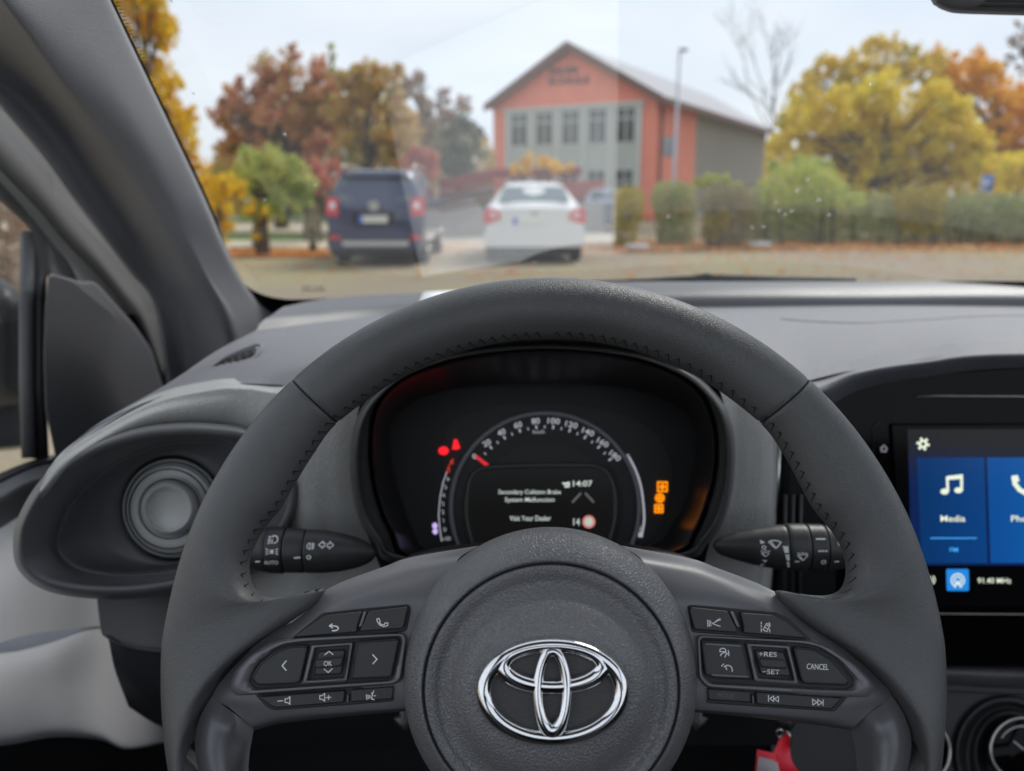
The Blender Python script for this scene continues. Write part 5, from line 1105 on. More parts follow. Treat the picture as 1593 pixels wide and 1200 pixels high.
# right side
tree('yellow_maple', 'big dense yellow maple behind the hedge right of the school', 34, [(1290, 170, 40), (1255, 200, 30), (1330, 160, 40), (1370, 150, 40), (1300, 225, 42), (1350, 210, 48), (1400, 190, 46), (1440, 175, 40), (1470, 205, 40), (1420, 235, 46), (1370, 255, 40), (1320, 262, 30), (1470, 250, 38), (1500, 235, 30), (1400, 278, 26), (1455, 280, 26), (1335, 285, 22), (1250, 235, 22), (1230, 215, 16), (1510, 265, 24), (1490, 165, 28), (1505, 200, 30), (1525, 235, 26), (1462, 150, 24), (1540, 275, 22), (1240, 262, 24), (1290, 280, 24), (1222, 185, 18), (1212, 225, 18), (1238, 158, 16)], L_mapl, (1385, 220, .35), dens=.85, s=.20, nsub=16, sub=.36)
tree('olive_maple', 'taller thin topped olive yellow tree behind the yellow maple', 42, [(1290, 100, 26), (1265, 120, 22), (1325, 100, 28), (1355, 78, 22), (1385, 70, 20), (1405, 85, 22), (1360, 115, 32), (1310, 130, 32), (1405, 115, 28), (1250, 145, 22), (1430, 95, 18), (1240, 175, 18), (1270, 150, 28), (1445, 120, 24), (1460, 90, 16), (1440, 150, 24), (1225, 195, 16)], L_olive, (1345, 110, .3), dens=.55, s=.24, nsub=18, sub=.3, twigs=5)
tree('orange_tree', 'bright orange tree behind the right end of the yellow maple', 44, [(1455, 95, 22), (1480, 110, 26), (1515, 100, 22), (1540, 120, 28), (1500, 140, 32), (1545, 155, 34), (1580, 150, 30), (1600, 185, 34), (1560, 195, 34), (1535, 215, 30), (1585, 225, 34), (1620, 160, 34), (1555, 250, 30), (1600, 255, 30), (1630, 220, 34)], L_or, (1550, 160, .35), dens=.7, s=.23, nsub=16, sub=.34, twigs=3)
tree('overhanging_tree', 'sparse brown leaved branches reaching in at the far right', 24, [(1578, 60, 10), (1592, 72, 12), (1572, 92, 10), (1600, 50, 14), (1594, 108, 12), (1612, 90, 16), (1640, 60, 30), (1583, 38, 6)], L_dry, (1680, 60, .2), dens=.38, s=.13, nsub=9, sub=.3, twigs=3)
tree('young_tree', 'green leaved bush mass rising over the hedge left of the yellow maple', 25, [(1250, 262, 24), (1225, 275, 18), (1280, 275, 24), (1215, 300, 16), (1255, 298, 24), (1300, 300, 20), (1330, 310, 16), (1240, 325, 20), (1285, 322, 22), (1210, 262, 14)], L_green, (1250, 290, .1), dens=.85, s=.13, cat_='bush')
tree('lime_bush', 'low lime green bush by the grey clad school wing', 27, [(1105, 278, 12), (1085, 285, 10), (1125, 285, 12), (1150, 290, 12), (1185, 288, 12)], L_green, (1110, 290, .05), dens=.8, s=.12, cat_='bush')
tree('roadside_shrub', 'yellow green shrub beside the blue sign at the far right', 26, [(1570, 262, 18), (1588, 285, 16), (1600, 262, 20), (1570, 290, 12), (1555, 298, 10)], L_mapl, (1580, 285, .05), dens=.7, s=.13, cat_='shrub')
# bare tree
bt = thing('bare_tree', Vector((at(1198, 300, 48).x, 48, 0)), 'leafless tree with fine twigs beside the lamp post', 'tree')
m = MB(); b0 = Vector((at(1198, 300, 48).x, 48, 0)); main = limb(m, b0, at(1206, 32, 48), .11, .01, 10, .015)
def br(a, b, r, dpt):
    P = limb(m, a, b, r, r*.4, 5, .07)
    if dpt:
        for _ in range(4):
            s_ = P[random.randint(2, 5)]; d = (b-a).length*random.uniform(.35, .6); v = (b-a).normalized()+Vector((random.gauss(0, .5), random.gauss(0, .5), random.gauss(.25, .3))); br(s_, s_+v.normalized()*d, r*.5, dpt-1)
for sx, sy, ex, ey in [(1198, 190, 1150, 75), (1198, 170, 1135, 120), (1200, 160, 1160, 62), (1201, 130, 1225, 60), (1200, 175, 1228, 90), (1203, 100, 1190, 48), (1198, 200, 1160, 140), (1199, 180, 1215, 120), (1204, 90, 1222, 50), (1198, 205, 1225, 150)]:
    br(at(sx, sy, 48), at(ex, ey, 48+random.uniform(-1.5, 1.5)), .035, 2)
m.make('trunk', barkm, bt)
# hedges: clipped outline shapes packed with leaves on and near the surface
def hedge(name, label, P, Y, th, lm_, s=.09, dens=1.0, cat_='hedge', group=None):
    xs = [p[0] for p in P]; ys = [p[1] for p in P]; base = at(sum(xs)/len(xs), max(ys), Y); base.z = 0
    t = thing(name, base, label, cat_, group); m = MB()
    Q = cat(P, 60, True)
    def inside(x, y):
        c = False; j = len(Q)-1
        for i in range(len(Q)):
            if (Q[i][1] > y) != (Q[j][1] > y) and x < (Q[j][0]-Q[i][0])*(y-Q[i][1])/(Q[j][1]-Q[i][1])+Q[i][0]: c = not c
            j = i
        return c
    A_px = abs(area(Q))/2*(Y/F)**2; n = int(dens*4.5*A_px/(s*s*.3)); k = 0
    while k < n:
        x, y = random.uniform(min(xs), max(xs)), random.uniform(min(ys), max(ys))
        if not inside(x, y): continue
        d = random.random()**.7
        # rounded front: nearer in the middle of the shape's height/width
        ex = min(1, min(x-min(xs), max(xs)-x)/20); 
        p = at(x+random.gauss(0, 1), y+random.gauss(0, .8), Y-th*.5*math.sqrt(max(ex, 0))*1+th*d)
        if p.z < .02: p.z = random.uniform(.02, .2)
        leafq(m, p, s*random.uniform(.6, 1.3)); k += 1
    m.make('foliage', lm_, t, smooth=False)
    ms_ = MB()
    for q in range(max(2, int((max(xs)-min(xs))/25))):
        x = random.uniform(min(xs)+8, max(xs)-8); a = at(x, max(ys)-5, Y); a.z = 0; limb(ms_, a, at(x+random.uniform(-8, 8), (min(ys)+max(ys))/2, Y), .03, .01, 4)
    ms_.make('stems', barkm, t)
    return t
hedge('clipped_shrub', 'narrow yellow brown shrub immediately right of the white car', [(956, 300), (962, 292), (985, 290), (1000, 298), (1003, 315), (998, 340), (990, 360), (984, 385), (958, 385), (953, 350)], 19, 1.2, L_hyel, cat_='shrub', dens=.9)
hedge('clipped_shrub', 'round topped dark green clipped shrub at the corner of the school', [(1013, 300), (1022, 286), (1045, 281), (1070, 285), (1081, 298), (1083, 325), (1078, 350), (1075, 378), (1030, 378), (1024, 345), (1014, 320)], 20, 1.4, L_hedge, cat_='shrub')
hedge('clipped_shrub', 'brownish rounded shrub flecked with yellow next to the long hedge', [(1086, 315), (1098, 298), (1125, 288), (1155, 290), (1170, 305), (1175, 335), (1168, 360), (1150, 380), (1105, 380), (1092, 362), (1096, 335)], 19, 1.5, L_hbr, cat_='shrub')
hedge('yellow_flecked_shrub', 'small patch of yellow leaves at the foot of the brownish shrub', [(1090, 345), (1110, 335), (1135, 330), (1130, 355), (1110, 372), (1092, 372)], 18.2, .4, L_hyel, cat_='shrub', dens=.35)
hedge('long_hedge', 'long dark clipped hedge running along the far edge of the car park', [(1150, 300), (1200, 291), (1230, 297), (1270, 289), (1330, 300), (1375, 303), (1430, 296), (1480, 305), (1540, 300), (1600, 308), (1680, 300), (1900, 300), (1900, 376), (1500, 374), (1250, 376), (1160, 376)], 21, 1.6, L_hedge, dens=.8, s=.11)
hedge('domed_shrub', 'dome shaped pale green shrub standing proud of the long hedge', [(1388, 300), (1400, 291), (1430, 288), (1460, 290), (1472, 302), (1468, 340), (1455, 365), (1408, 365), (1394, 335)], 19.5, 1.0, L_hyel, cat_='shrub', dens=.8)
hedge('leafy_hedge', 'fresh green loose hedge in front of the right end of the long hedge', [(1470, 308), (1500, 302), (1540, 306), (1600, 300), (1700, 305), (1700, 368), (1600, 366), (1530, 360), (1490, 362), (1468, 350)], 20, .9, L_hedge, dens=.45, s=.10)

hedge('thicket', 'mixed green and rust coloured thicket filling the gap behind the blue car and ramp', [(310, 300), (330, 250), (352, 215), (385, 190), (420, 182), (455, 150), (490, 160), (520, 150), (560, 160), (600, 148), (635, 165), (660, 190), (690, 195), (715, 210), (745, 205), (768, 240), (770, 330), (540, 335), (310, 335)], 38, 2.5, L_mix, s=.20, dens=.95, cat_='thicket')
hedge('thicket', 'olive and yellow thicket low behind the long hedge under the maple crowns', [(1185, 305), (1192, 225), (1212, 205), (1235, 232), (1255, 250), (1280, 250), (1340, 262), (1400, 250), (1460, 250), (1500, 235), (1545, 240), (1600, 235), (1650, 240), (1800, 250), (1800, 312), (1190, 315)], 38, 2.5, L_mapl, s=.20, dens=.9, cat_='thicket')
hedge('green_shrub', 'bright green loose shrub bulging over the middle of the long hedge', [(1185, 305), (1195, 275), (1215, 255), (1250, 250), (1285, 262), (1320, 290), (1350, 310), (1330, 325), (1280, 322), (1240, 318), (1200, 320)], 19.6, .9, L_green, s=.10, dens=.55, cat_='shrub')
hedge('roadside_thicket', 'brown thicket seen through the side window above the door mirror', [(-700, 250), (-300, 230), (30, 270), (80, 330), (90, 430), (60, 480), (-300, 500), (-700, 500)], 6.5, 1.2, L_dry, dens=.75, s=.10, cat_='thicket')

# ================================================================= SCHOOL BUILDING
P0 = Vector((7.07, 40.0, 0)); DR = Vector((.506, .862, 0)).normalized(); DL = Vector((-.862, .506, 0)).normalized()
sb = thing('school_building', P0, 'salmon red gabled school with grey window band and grey clad side wing', 'building')
WG = 9.4; LS = 24; LO = 6.5
eav = EYE+155/F*40*1.0; eav = at(1015, 150, 40).z; rdg = at(885, 75, 42.5).z
salmon = mat('salmon_render', (.88, .28, .185), .9, var=.05, vs=1.5); gcl = mat('grey_panel', (.47, .50, .45), .7, var=.05, vs=2); gwood = mat('grey_cladding', (.62, .60, .54), .85, var=.18, vs=3)
brown = mat('brown_fascia', (.17, .085, .06), .7); rooft = mat('roof_tiles', (.42, .42, .44), .8, var=.12, vs=2)
frm = mat('grey_window_frame', (.55, .57, .54), .6); pane = mat('window_pane', (.045, .06, .06), .10, var=.3, vs=1, spec=.8)
def bp(a, b, z): return P0+DL*a+DR*b+Vector((0, 0, z))   # a along gable, b along side
def bbox(m, a0, a1, b0, b1, z0, z1):
    v = [bp(a, b, z) for z in (z0, z1) for a, b in ((a0, b0), (a1, b0), (a1, b1), (a0, b1))]
    m.add(v, [(0, 1, 2, 3), (4, 5, 6, 7), (0, 1, 5, 4), (1, 2, 6, 5), (2, 3, 7, 6), (3, 0, 4, 7)]); return m
m = MB(); 
gab = [bp(0, 0, 0), bp(WG, 0, 0), bp(WG, 0, eav), bp(WG/2, 0, rdg-.15), bp(0, 0, eav)]
gab2 = [p+DR*LO for p in gab]
m.add(gab+gab2, [(0, 1, 2, 3, 4), (5, 6, 7, 8, 9), (0, 1, 6, 5), (1, 2, 7, 6), (2, 3, 8, 7), (3, 4, 9, 8), (4, 0, 5, 9)]); m.make('wall', salmon, sb, smooth=False)
m = MB(); g1 = [bp(.12, LO, 0), bp(WG-.12, LO, 0), bp(WG-.12, LO, eav-.05), bp(WG/2, LO, rdg-.25), bp(.12, LO, eav-.05)]; g2 = [p+DR*(LS-LO) for p in g1]
m.add(g1+g2, [(5, 6, 7, 8, 9), (0, 1, 6, 5), (1, 2, 7, 6), (2, 3, 8, 7), (3, 4, 9, 8), (4, 0, 5, 9)]); m.make('side_wing', gwood, sb, smooth=False)
m = MB()
for k in range(60):
    b = LO+.15+k*.29; bbox(m, .05, .118, b, b+.04, .2, eav-.2)
m.make('cladding_battens', mat('batten', (.48, .46, .41), .85), sb, smooth=False)
# roof
OV = .55; e_z = eav-(rdg-eav)/(WG/2)*OV
rf = MB()
def roofside(sgn):
    a_e = -OV if sgn < 0 else WG+.25
    q = [bp(a_e, -.5, e_z+.02), bp(WG/2, -.5, rdg+.02), bp(WG/2, LS+.4, rdg+.02), bp(a_e, LS+.4, e_z+.02)]
    if sgn > 0: q[0].z = q[3].z = eav-(rdg-eav)/(WG/2)*.25+.02
    u = [p+Vector((0, 0, .2)) for p in q]
    rf.add(q+u, [(0, 1, 2, 3), (4, 5, 6, 7), (0, 1, 5, 4), (1, 2, 6, 5), (2, 3, 7, 6), (3, 0, 4, 7)])
roofside(-1); roofside(1); rfo = rf.make('roof', rooft, sb, smooth=False)
m = MB()
for a0, z0, a1, z1 in ((-OV-.02, e_z, WG/2, rdg), (WG+.27, eav-(rdg-eav)/(WG/2)*.25, WG/2, rdg)):
    q = [bp(a0, -.56, z0-.16), bp(a1, -.56, z1-.16), bp(a1, -.56, z1+.25), bp(a0, -.56, z0+.25)]; u = [p+DR*.055 for p in q]
    m.add(q+u, [(0, 1, 2, 3), (4, 5, 6, 7), (0, 1, 5, 4), (1, 2, 6, 5), (2, 3, 7, 6), (3, 0, 4, 7)])
bbox(m, -OV-.12, -OV-.02, -.55, LS+.4, e_z-.08, e_z+.2)
m.make('fascia', brown, sb, smooth=False)
m = MB(); m.tube([bp(-.1, .7, .2), bp(-.1, .7, e_z)], .07, 8); m.make('downpipe', brown, sb)
# grey facade panel
pz1 = at(1000, 157, 40.2).z; pa0, pa1 = .70, 8.6
m = bbox(MB(), pa0, pa1, -.06, .0, 0, pz1); m.make('facade_panel', gcl, sb, smooth=False)
def winat(a0, a1, z0, z1, mull=True):
    m = MB(); d = -.10
    for A0, A1, Z0, Z1 in ((a0, a1, z0, z0+.08), (a0, a1, z1-.08, z1), (a0, a0+.08, z0+.08, z1-.08), (a1-.08, a1, z0+.08, z1-.08), ((a0+a1)/2-.04, (a0+a1)/2+.04, z0+.08, z1-.08), (a0+.08, (a0+a1)/2-.04, z0+(z1-z0)*.66, z0+(z1-z0)*.66+.07), ((a0+a1)/2+.04, a1-.08, z0+(z1-z0)*.66, z0+(z1-z0)*.66+.07)):
        bbox(m, A0, A1, d, -.061, Z0, Z1)
    w_ = m.make('window', frm, sb, smooth=False)
    bbox(MB(), a0+.04, a1-.04, -.075, -.062, z0+.04, z1-.04).make('pane', pane, w_, smooth=False)
zt, zb = at(975, 165, 40.5).z, at(975, 223, 40.5).z
for k in range(5):
    a0 = 1.0+k*1.54; winat(a0, a0+1.06, zb, zt)
for k in range(5):
    a0 = 1.0+k*1.54; winat(a0, a0+1.06, .5, at(975, 262, 40.5).z)
m = MB()
for k in range(6): 
    a = 1.0-.24+k*1.54; bbox(m, a-.09, a+.09, -.14, -.061, .1, pz1-.15)
bbox(m, pa0-.12, pa1+.12, -.16, -.061, pz1-.12, pz1+.02)
m.make('pilasters', mat('pale_pilaster', (.60, .62, .58), .7), sb, smooth=False)
def gmap(px, py, w_=0): return onp(px, py, P0-DR*(.02+w_), -DR)
m = MB(); text(m, 'SALIER', 878, 110, gmap, h=11.5, wd=47, rot=-.05, bold=.04); text(m, 'SCHULE', 885, 125.5, gmap, h=12, wd=64, rot=-.04, bold=.04)
m.make('wall_lettering', mat('dark_letters', (.05, .045, .05), .6), sb)
m = MB(); q = [onp(x, y, P0-DL*.03, -DL) for x, y in [(1032, 213), (1054, 213), (1054, 243), (1032, 243)]]; m.add(q, [(0, 1, 2, 3)]); m.make('side_window', pane, sb)
# brick red entrance wall at ground level left, ramp and railings
rp2 = thing('access_ramp', at(740, 400, 24), 'grey concrete access ramp with dark red railings behind the parked cars', 'ramp')
conc = mat('ramp_concrete', (.40, .39, .38), .85, var=.08, vs=2); redr = mat('railing_red', (.24, .03, .035), .6); brr = mat('railing_brown', (.10, .055, .045), .6)
def wallq(name, P, Y0, Y1, mt, th=.15):
    n = len(P); xs = [p[0] for p in P]; x0, x1 = min(xs), max(xs)
    f = [at(x, y, Y0+(Y1-Y0)*(x-x0)/(x1-x0)) for x, y in P]
    b = [v+Vector((0, th, 0)) for v in f]
    return MB().add(f+b, [tuple(range(n)), tuple(range(n, 2*n))]+[(i, (i+1) % n, n+(i+1) % n, n+i) for i in range(n)]).make(name, mt, rp2, smooth=False)
wallq('ramp_side', [(678, 334), (745, 320), (940, 316), (940, 396), (678, 392)], 23, 27, conc)
wallq('upper_wall', [(775, 290), (940, 280), (940, 318), (775, 322)], 28.5, 30, mat('red_wall', (.42, .13, .10), .8))
wallq('railing_panel', [(684, 284), (770, 265), (905, 262), (905, 274), (770, 279), (684, 297)], 24.4, 28, redr, .05)
wallq('railing_panel', [(684, 309), (770, 290), (770, 302), (684, 322)], 22.6, 24, brr, .05)
m = MB(); mb2 = MB()
for k in range(16):
    x = 686+k*5.4; m.tube([at(x, 284-(x-684)*.21, 24.3), at(x, 306-(x-684)*.21, 24.3)], .035, 6); mb2.tube([at(x, 310-(x-684)*.21, 22.5), at(x, 330-(x-684)*.21, 22.5)], .035, 6)
for y0 in (283, 305): m.tube([at(684, y0, 24.3), at(770, y0-18.5, 24.6), at(905, y0-22, 28)], .05, 6)
for y0 in (309, 329): mb2.tube([at(684, y0, 22.5), at(770, y0-18.5, 23)], .05, 6)
m.make('railing', redr, rp2); mb2.make('railing', brr, rp2)
# far red roofed house
fh = thing('house', at(345, 300, 70), 'distant red roofed house glimpsed between the trees on the left', 'house')
a_, b_ = at(322, 300, 70), at(368, 300, 70)
ztop, zeav = at(340, 244, 70).z, at(340, 266, 70).z
MB().add([Vector((a_.x, 70, 0)), Vector((b_.x, 70, 0)), Vector((b_.x, 70, zeav)), Vector((a_.x, 70, zeav)), Vector((a_.x, 78, 0)), Vector((b_.x, 78, 0)), Vector((b_.x, 78, zeav)), Vector((a_.x, 78, zeav))], [(0, 1, 2, 3), (4, 5, 6, 7), (0, 1, 5, 4), (1, 2, 6, 5), (2, 3, 7, 6), (3, 0, 4, 7)]).make('wall', mat('house_wall', (.6, .55, .48), .9), fh, smooth=False)
MB().add([Vector((a_.x-.3, 69.6, zeav)), Vector((b_.x+.3, 69.6, zeav)), Vector((b_.x+.3, 74, ztop)), Vector((a_.x-.3, 74, ztop)), Vector((a_.x-.3, 78.4, zeav)), Vector((b_.x+.3, 78.4, zeav))], [(0, 1, 2, 3), (3, 2, 5, 4), (0, 3, 4), (1, 5, 2), (0, 1, 5, 4)]).make('roof', mat('red_roof', (.36, .12, .09), .8, var=.1), fh, smooth=False)
# lamp post
lp = thing('street_lamp', Vector((at(1046, 300, 30).x, 30, 0)), 'tall slim grey lamp post in front of the school side wall', 'street lamp')
lx = at(1052, 200, 30).x
MB().tube([Vector((lx, 30, 0)), Vector((lx, 30, 1)), Vector((lx, 30, at(1057, 82, 30).z))], [.10, .075, .05], 10).make('pole', mat('galvanised', (.50, .50, .55), .5, metal=.4), lp)
hz_ = at(1057, 78, 30).z
MB().box(Vector((lx+.12, 30, hz_)), .34, .2, .10, bev=.035).make('lamp_head', mat('lamp_dark', (.2, .2, .24), .5), lp)
# blue sign
bs = thing('parking_sign', Vector((at(1536, 300, 25).x, 25, 0)), 'small blue and white square sign on a post above the hedge at the right', 'sign')
MB().tube([Vector((at(1529, 285, 25).x, 25.06, 0)), at(1529, 273, 25.06)], .035, 8).make('post', M['steel'], bs)
MB().box(at(1536, 286, 25), .36, .04, .52, bev=.01).make('sign_plate', mat('sign_blue', (.05, .16, .62), .5), bs)
def smp(px, py, w_=0): return at(px, py, 24.97-w_*20)
m = MB(); text(m, 'P', 1536, 286, smp, h=14, bold=.03); strokes(m, [[(1528.5, 274.5), (1528.5, 298)], [(1528, 298), (1544, 298)]], 1.5, smp); m.make('sign_symbol', M['paper'], bs)

# ================================================================= CARS
tyre = mat('tyre', (.015, .015, .016), .8); under = mat('underbody', (.01, .01, .011), .8); lightred = mat('tail_lamp', (.65, .03, .04), .25, coat=.5); lightwht = mat('lamp_clear', (.8, .75, .75), .2)
platew = mat('number_plate', (.72, .74, .66), .5); platebl = mat('plate_blue', (.03, .12, .6), .5); autoglass = mat('car_glass', (.03, .045, .05), .05, spec=.8)
def car(name, label, cx, y0, prof, L, paint, W, spec_):
    """prof: cross-section list z,halfwidth from sill to roof centre for the rear; side shape from spec_"""
    root = thing(name, Vector((cx, y0, 0)), label, 'car')
    def P(x, y, z): return Vector((cx+x*W/2, y0+y, z))
    secs = spec_['sections']  # (y, zsill, zbelt, zroof, wsill, wbelt, wroof)
    rows = []
    for (y, zs, zb_, zr, w1_, w2_, w3_) in secs:
        half = [(w1_*.93, zs), (w1_, zs+(zb_-zs)*.22), (w2_*1.0, zs+(zb_-zs)*.6), (w2_*.985, zb_), (w3_+(w2_-w3_)*.42, zb_+(zr-zb_)*.5), (w3_*.98, zr-.09*(1 if zr > zb_+.2 else .25)), (w3_*.86, zr-.025), (w3_*.5, zr), (0, zr+.008)]
        half = lin(cat(half, 33), 29)
        rows.append([P(x, y, z) for x, z in half]+[P(-x, y, z) for x, z in reversed(half[:-1])])
    nr = len(rows)
    colsN = len(rows[0]); rr = [[None]*colsN for _ in range(60)]
    for j in range(colsN):
        c = cat([tuple(rows[i][j]) for i in range(nr)], 60)
        for i in range(60): rr[i][j] = Vector(c[i])
    m = MB().grid(rr); m.f.append(tuple(range(colsN))); m.f.append(tuple(59*colsN+i for i in range(colsN)))
    m.make('body', paint, root, sharp=35)
    for sx in (-1, 1):
        for yy in (.75, L-.85):
            wh = MB(); c = P(sx*.86, yy, .32); n = 28; rws = []
            for dx, r in ((-.10, .20), (-.10, .30), (-.07, .325), (.07, .325), (.10, .30), (.10, .2)):
                rws.append([c+Vector((dx*1.0, r*math.cos(2*math.pi*q/n), r*math.sin(2*math.pi*q/n))) for q in range(n)])
            wh.grid(rws, cu=True); wl = wh.make('wheel', tyre, root)
            rm = MB(); cc_ = c+Vector((sx*.095, 0, 0)); rm.f.append(tuple(range(n))); rm.v += [cc_+Vector((0, .19*math.cos(2*math.pi*q/n), .19*math.sin(2*math.pi*q/n))) for q in range(n)]
            for k in range(5):
                a = 2*math.pi*k/5; rm.tube([cc_+Vector((sx*.01, 0, 0)), cc_+Vector((sx*.01, .19*math.cos(a), .19*math.sin(a)))], .022, 6)
            rm.make('rim', M['steel'], wl)
    MB().box(P(0, L/2, .30), W*.80, L*.86, .2).make('underbody', under, root, smooth=False)
    return root, P
def rearp(P, pts, yy): return [P(x, yy(x, z) if callable(yy) else yy, z) for x, z in pts]
def rplate(name, P, pts, y, th, mt, root, r=0, smooth=False):
    pts = rounded(pts, r) if r else pts
    f = [P(x, y(x, z) if callable(y) else y, z) for x, z in pts]; b = [v+Vector((0, th, 0)) for v in f]; n = len(f)
    return MB().add(f+b, [tuple(range(n)), tuple(range(n, 2*n))]+[(i, (i+1) % n, n+(i+1) % n, n+i) for i in range(n)]).make(name, mt, root, smooth=smooth)
# blue compact SUV
vanglass = mat('van_glass', (.14, .17, .165), .12, spec=.8)  # reflection in the rear window put into a paler base colour
bluep = mat('blue_paint', (.018, .032, .095), .28, coat=1.0, spec=.6); whitep = mat('white_paint', (.74, .74, .73), .3, coat=1.0)
YB = 13.6; cxB = at(583, 330, YB).x; WB = 149/F*YB
def zz(py, Y=YB): return at(600, py, Y).z
secB = [(0.02, .36, .98, 1.02, .90, .95, .90), (0.05, .34, 1.0, 1.05, .94, 1.0, .88), (.14, .33, 1.02, 1.38, .96, 1.0, .82), (.26, .33, 1.03, 1.60, .97, 1.0, .77), (.6, .32, 1.03, 1.66, .97, 1.0, .76), (1.6, .32, 1.0, 1.69, .97, 1.0, .82), (2.6, .32, .98, 1.62, .97, 1.0, .80), (3.1, .32, .98, 1.25, .97, .99, .78), (3.5, .33, .97, 1.03, .96, .96, .78), (4.1, .36, .82, .9, .9, .9, .7), (4.22, .40, .65, .7, .8, .8, .6)]
cB, PB = car('parked_suv', 'dark blue compact SUV parked facing away on the left, red lamps high on its tail', cxB, YB, None, 4.22, bluep, WB, dict(sections=secB))
rplate('rear_window', PB, [(-.74, 1.13), (.74, 1.13), (.64, 1.50), (-.64, 1.50)], lambda x, z: -.012+.05+(z-1.02)*.30, .03, vanglass, cB, r=.06)
rplate('spoiler', PB, [(-.70, 1.52), (.70, 1.52), (.66, 1.60), (-.66, 1.60)], .09, .2, bluep, cB, r=.02)
for s in (-1, 1):
    t_ = rplate('tail_lamp', PB, [(s*.74, .86), (s*1.0, .88), (s*.985, 1.16), (s*.90, 1.19), (s*.74, 1.15)], lambda x, z: -.02 if z < 1.0 else -.02+(z-1.0)*.3, .16, lightred, cB, r=.03)
    rplate('lamp_lens', PB, [(s*.80, .98), (s*.92, .99), (s*.91, 1.10), (s*.80, 1.09)], lambda x, z: -.025 if z < 1.0 else -.03+(z-1.0)*.3, .02, lightwht, t_, r=.02)
    rplate('reflector', PB, [(s*.72, .47), (s*.94, .47), (s*.94, .54), (s*.72, .54)], -.075, .04, lightred, cB)
    MB().box(PB(s*1.08, 2.7, 1.08), .16, .12, .14, bev=.03).make('door_mirror', bluep, cB)
    MB().tube([PB(s*.74, .5, 1.67), PB(s*.74, .6, 1.73), PB(s*.73, 2.2, 1.74), PB(s*.72, 2.4, 1.68)], .02, 6).make('roof_rail', M['steel'], cB)
rplate('bumper', PB, [(-.98, .30), (.98, .30), (.99, .62), (-.99, .62)], -.06, .2, bluep, cB, r=.05)
rplate('skid_strip', PB, [(-.66, .36), (.66, .36), (.70, .44), (-.70, .44)], -.075, .1, mat('silver_plastic', (.55, .53, .50), .45), cB, r=.02)
rplate('lower_valance', PB, [(-.92, .20), (.92, .20), (.96, .35), (-.96, .35)], -.05, .2, under, cB)
n_ = rplate('number_plate', PB, [(-.34, .75), (.26, .75), (.26, .87), (-.34, .87)], -.02, .03, platew, cB); rplate('euro_band', PB, [(-.34, .75), (-.26, .75), (-.26, .87), (-.34, .87)], -.024, .003, platebl, n_)
MB().tube([PB(.075*math.cos(t)/.85-.02, .0, 1.03+.07*math.sin(t)) for t in [2*math.pi*i/20 for i in range(20)]], .018, 8, closed=True).make('badge', M['steel'], cB)
MB().box(PB(-.02, .01, 1.03), .12, .02, .12, bev=.005).make('badge_centre', M['steel'], cB)
rplate('plate_recess', PB, [(-.46, .72), (.40, .72), (.40, .93), (-.46, .93)], -.0, .03, under, cB)
# white saloon
YW = 14.2; cxW = at(832, 330, YW).x; WW = 156/F*YW
secW = [(0.02, .30, .94, .98, .93, .93, .86), (0.06, .28, .96, 1.0, .95, .97, .84), (.25, .27, .97, 1.04, .97, 1.0, .80), (.42, .27, .96, 1.08, .97, 1.0, .74), (.95, .27, .95, 1.40, .97, 1.0, .66), (1.4, .27, .95, 1.46, .97, 1.0, .64), (2.2, .27, .94, 1.46, .97, 1.0, .63), (2.8, .27, .92, 1.30, .97, 1.0, .62), (3.3, .28, .92, 1.0, .96, .98, .70), (4.0, .30, .82, .88, .92, .93, .7), (4.35, .36, .62, .66, .8, .8, .6)]
cW, PW = car('parked_saloon', 'white saloon parked facing away in the middle, seen just above the steering wheel', cxW, YW, None, 4.35, whitep, WW, dict(sections=secW))
rplate('rear_window', PW, [(-.72, 1.10), (.72, 1.10), (.60, 1.37), (-.60, 1.37)], lambda x, z: .405+(z-1.08)*1.60, .02, mat('saloon_glass', (.12, .17, .18), .08, spec=.8), cW, r=.05)
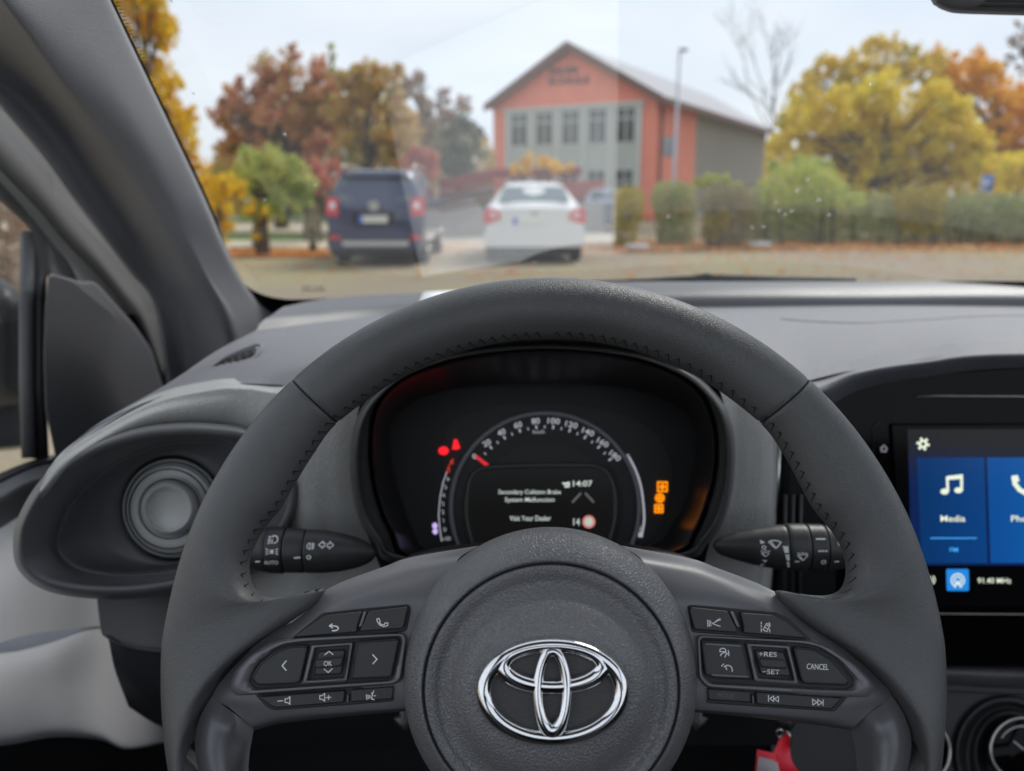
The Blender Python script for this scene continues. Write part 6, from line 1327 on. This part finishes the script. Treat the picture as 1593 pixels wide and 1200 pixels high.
for s in (-1, 1):
    t_ = rplate('tail_lamp', PW, [(s*.66, .80), (s*.99, .70), (s*.985, .96), (s*.88, 1.0), (s*.72, .96)], lambda x, z: -.01+abs(x)*.0, .2, lightred, cW, r=.03)
    rplate('lamp_lens', PW, [(s*.74, .84), (s*.88, .83), (s*.86, .92), (s*.76, .90)], -.02, .02, lightwht, t_, r=.01)
    MB().box(PW(s*1.07, 2.6, 1.0), .16, .12, .13, bev=.03).make('door_mirror', mat('mirror_dark', (.05, .06, .06), .4), cW)
rplate('boot_lid', PW, [(-.62, .60), (.62, .60), (.64, .985), (-.64, .985)], -.005, .05, whitep, cW, r=.03)
rplate('bumper', PW, [(-.97, .30), (.97, .30), (.99, .60), (-.99, .60)], -.06, .2, whitep, cW, r=.06)
rplate('lower_valance', PW, [(-.90, .16), (.90, .16), (.93, .33), (-.93, .33)], -.05, .2, under, cW)
n_ = rplate('number_plate', PW, [(-.42, .70), (.22, .70), (.22, .82), (-.42, .82)], -.03, .03, platew, cW); rplate('euro_band', PW, [(-.42, .70), (-.34, .70), (-.34, .82), (-.42, .82)], -.034, .003, platebl, n_)
MB().box(PW(0, -.01, .91), .09, .015, .09, bev=.004).make('badge', M['steel'], cW)
# two further cars half hidden
secs2 = secW
c3, P3 = car('far_car', 'pale car roof showing behind the ramp railing right of the blue car', at(703, 300, 30).x, 30, None, 4.35, mat('pale_paint', (.72, .66, .74), .3, coat=1), 1.75, dict(sections=secW))
rplate('rear_window', P3, [(-.72, 1.10), (.72, 1.10), (.60, 1.37), (-.60, 1.37)], lambda x, z: .405+(z-1.08)*1.60, .02, autoglass, c3, r=.05)
c4, P4 = car('small_car', 'grey blue car half hidden between white car and yellow brown shrub', at(948, 330, 27).x, 27, None, 4.35, mat('greyblue_paint', (.16, .20, .28), .3, coat=1), 1.7, dict(sections=secW))
rplate('rear_window', P4, [(-.72, 1.10), (.72, 1.10), (.60, 1.37), (-.60, 1.37)], lambda x, z: .405+(z-1.08)*1.60, .03, autoglass, c4, r=.06)
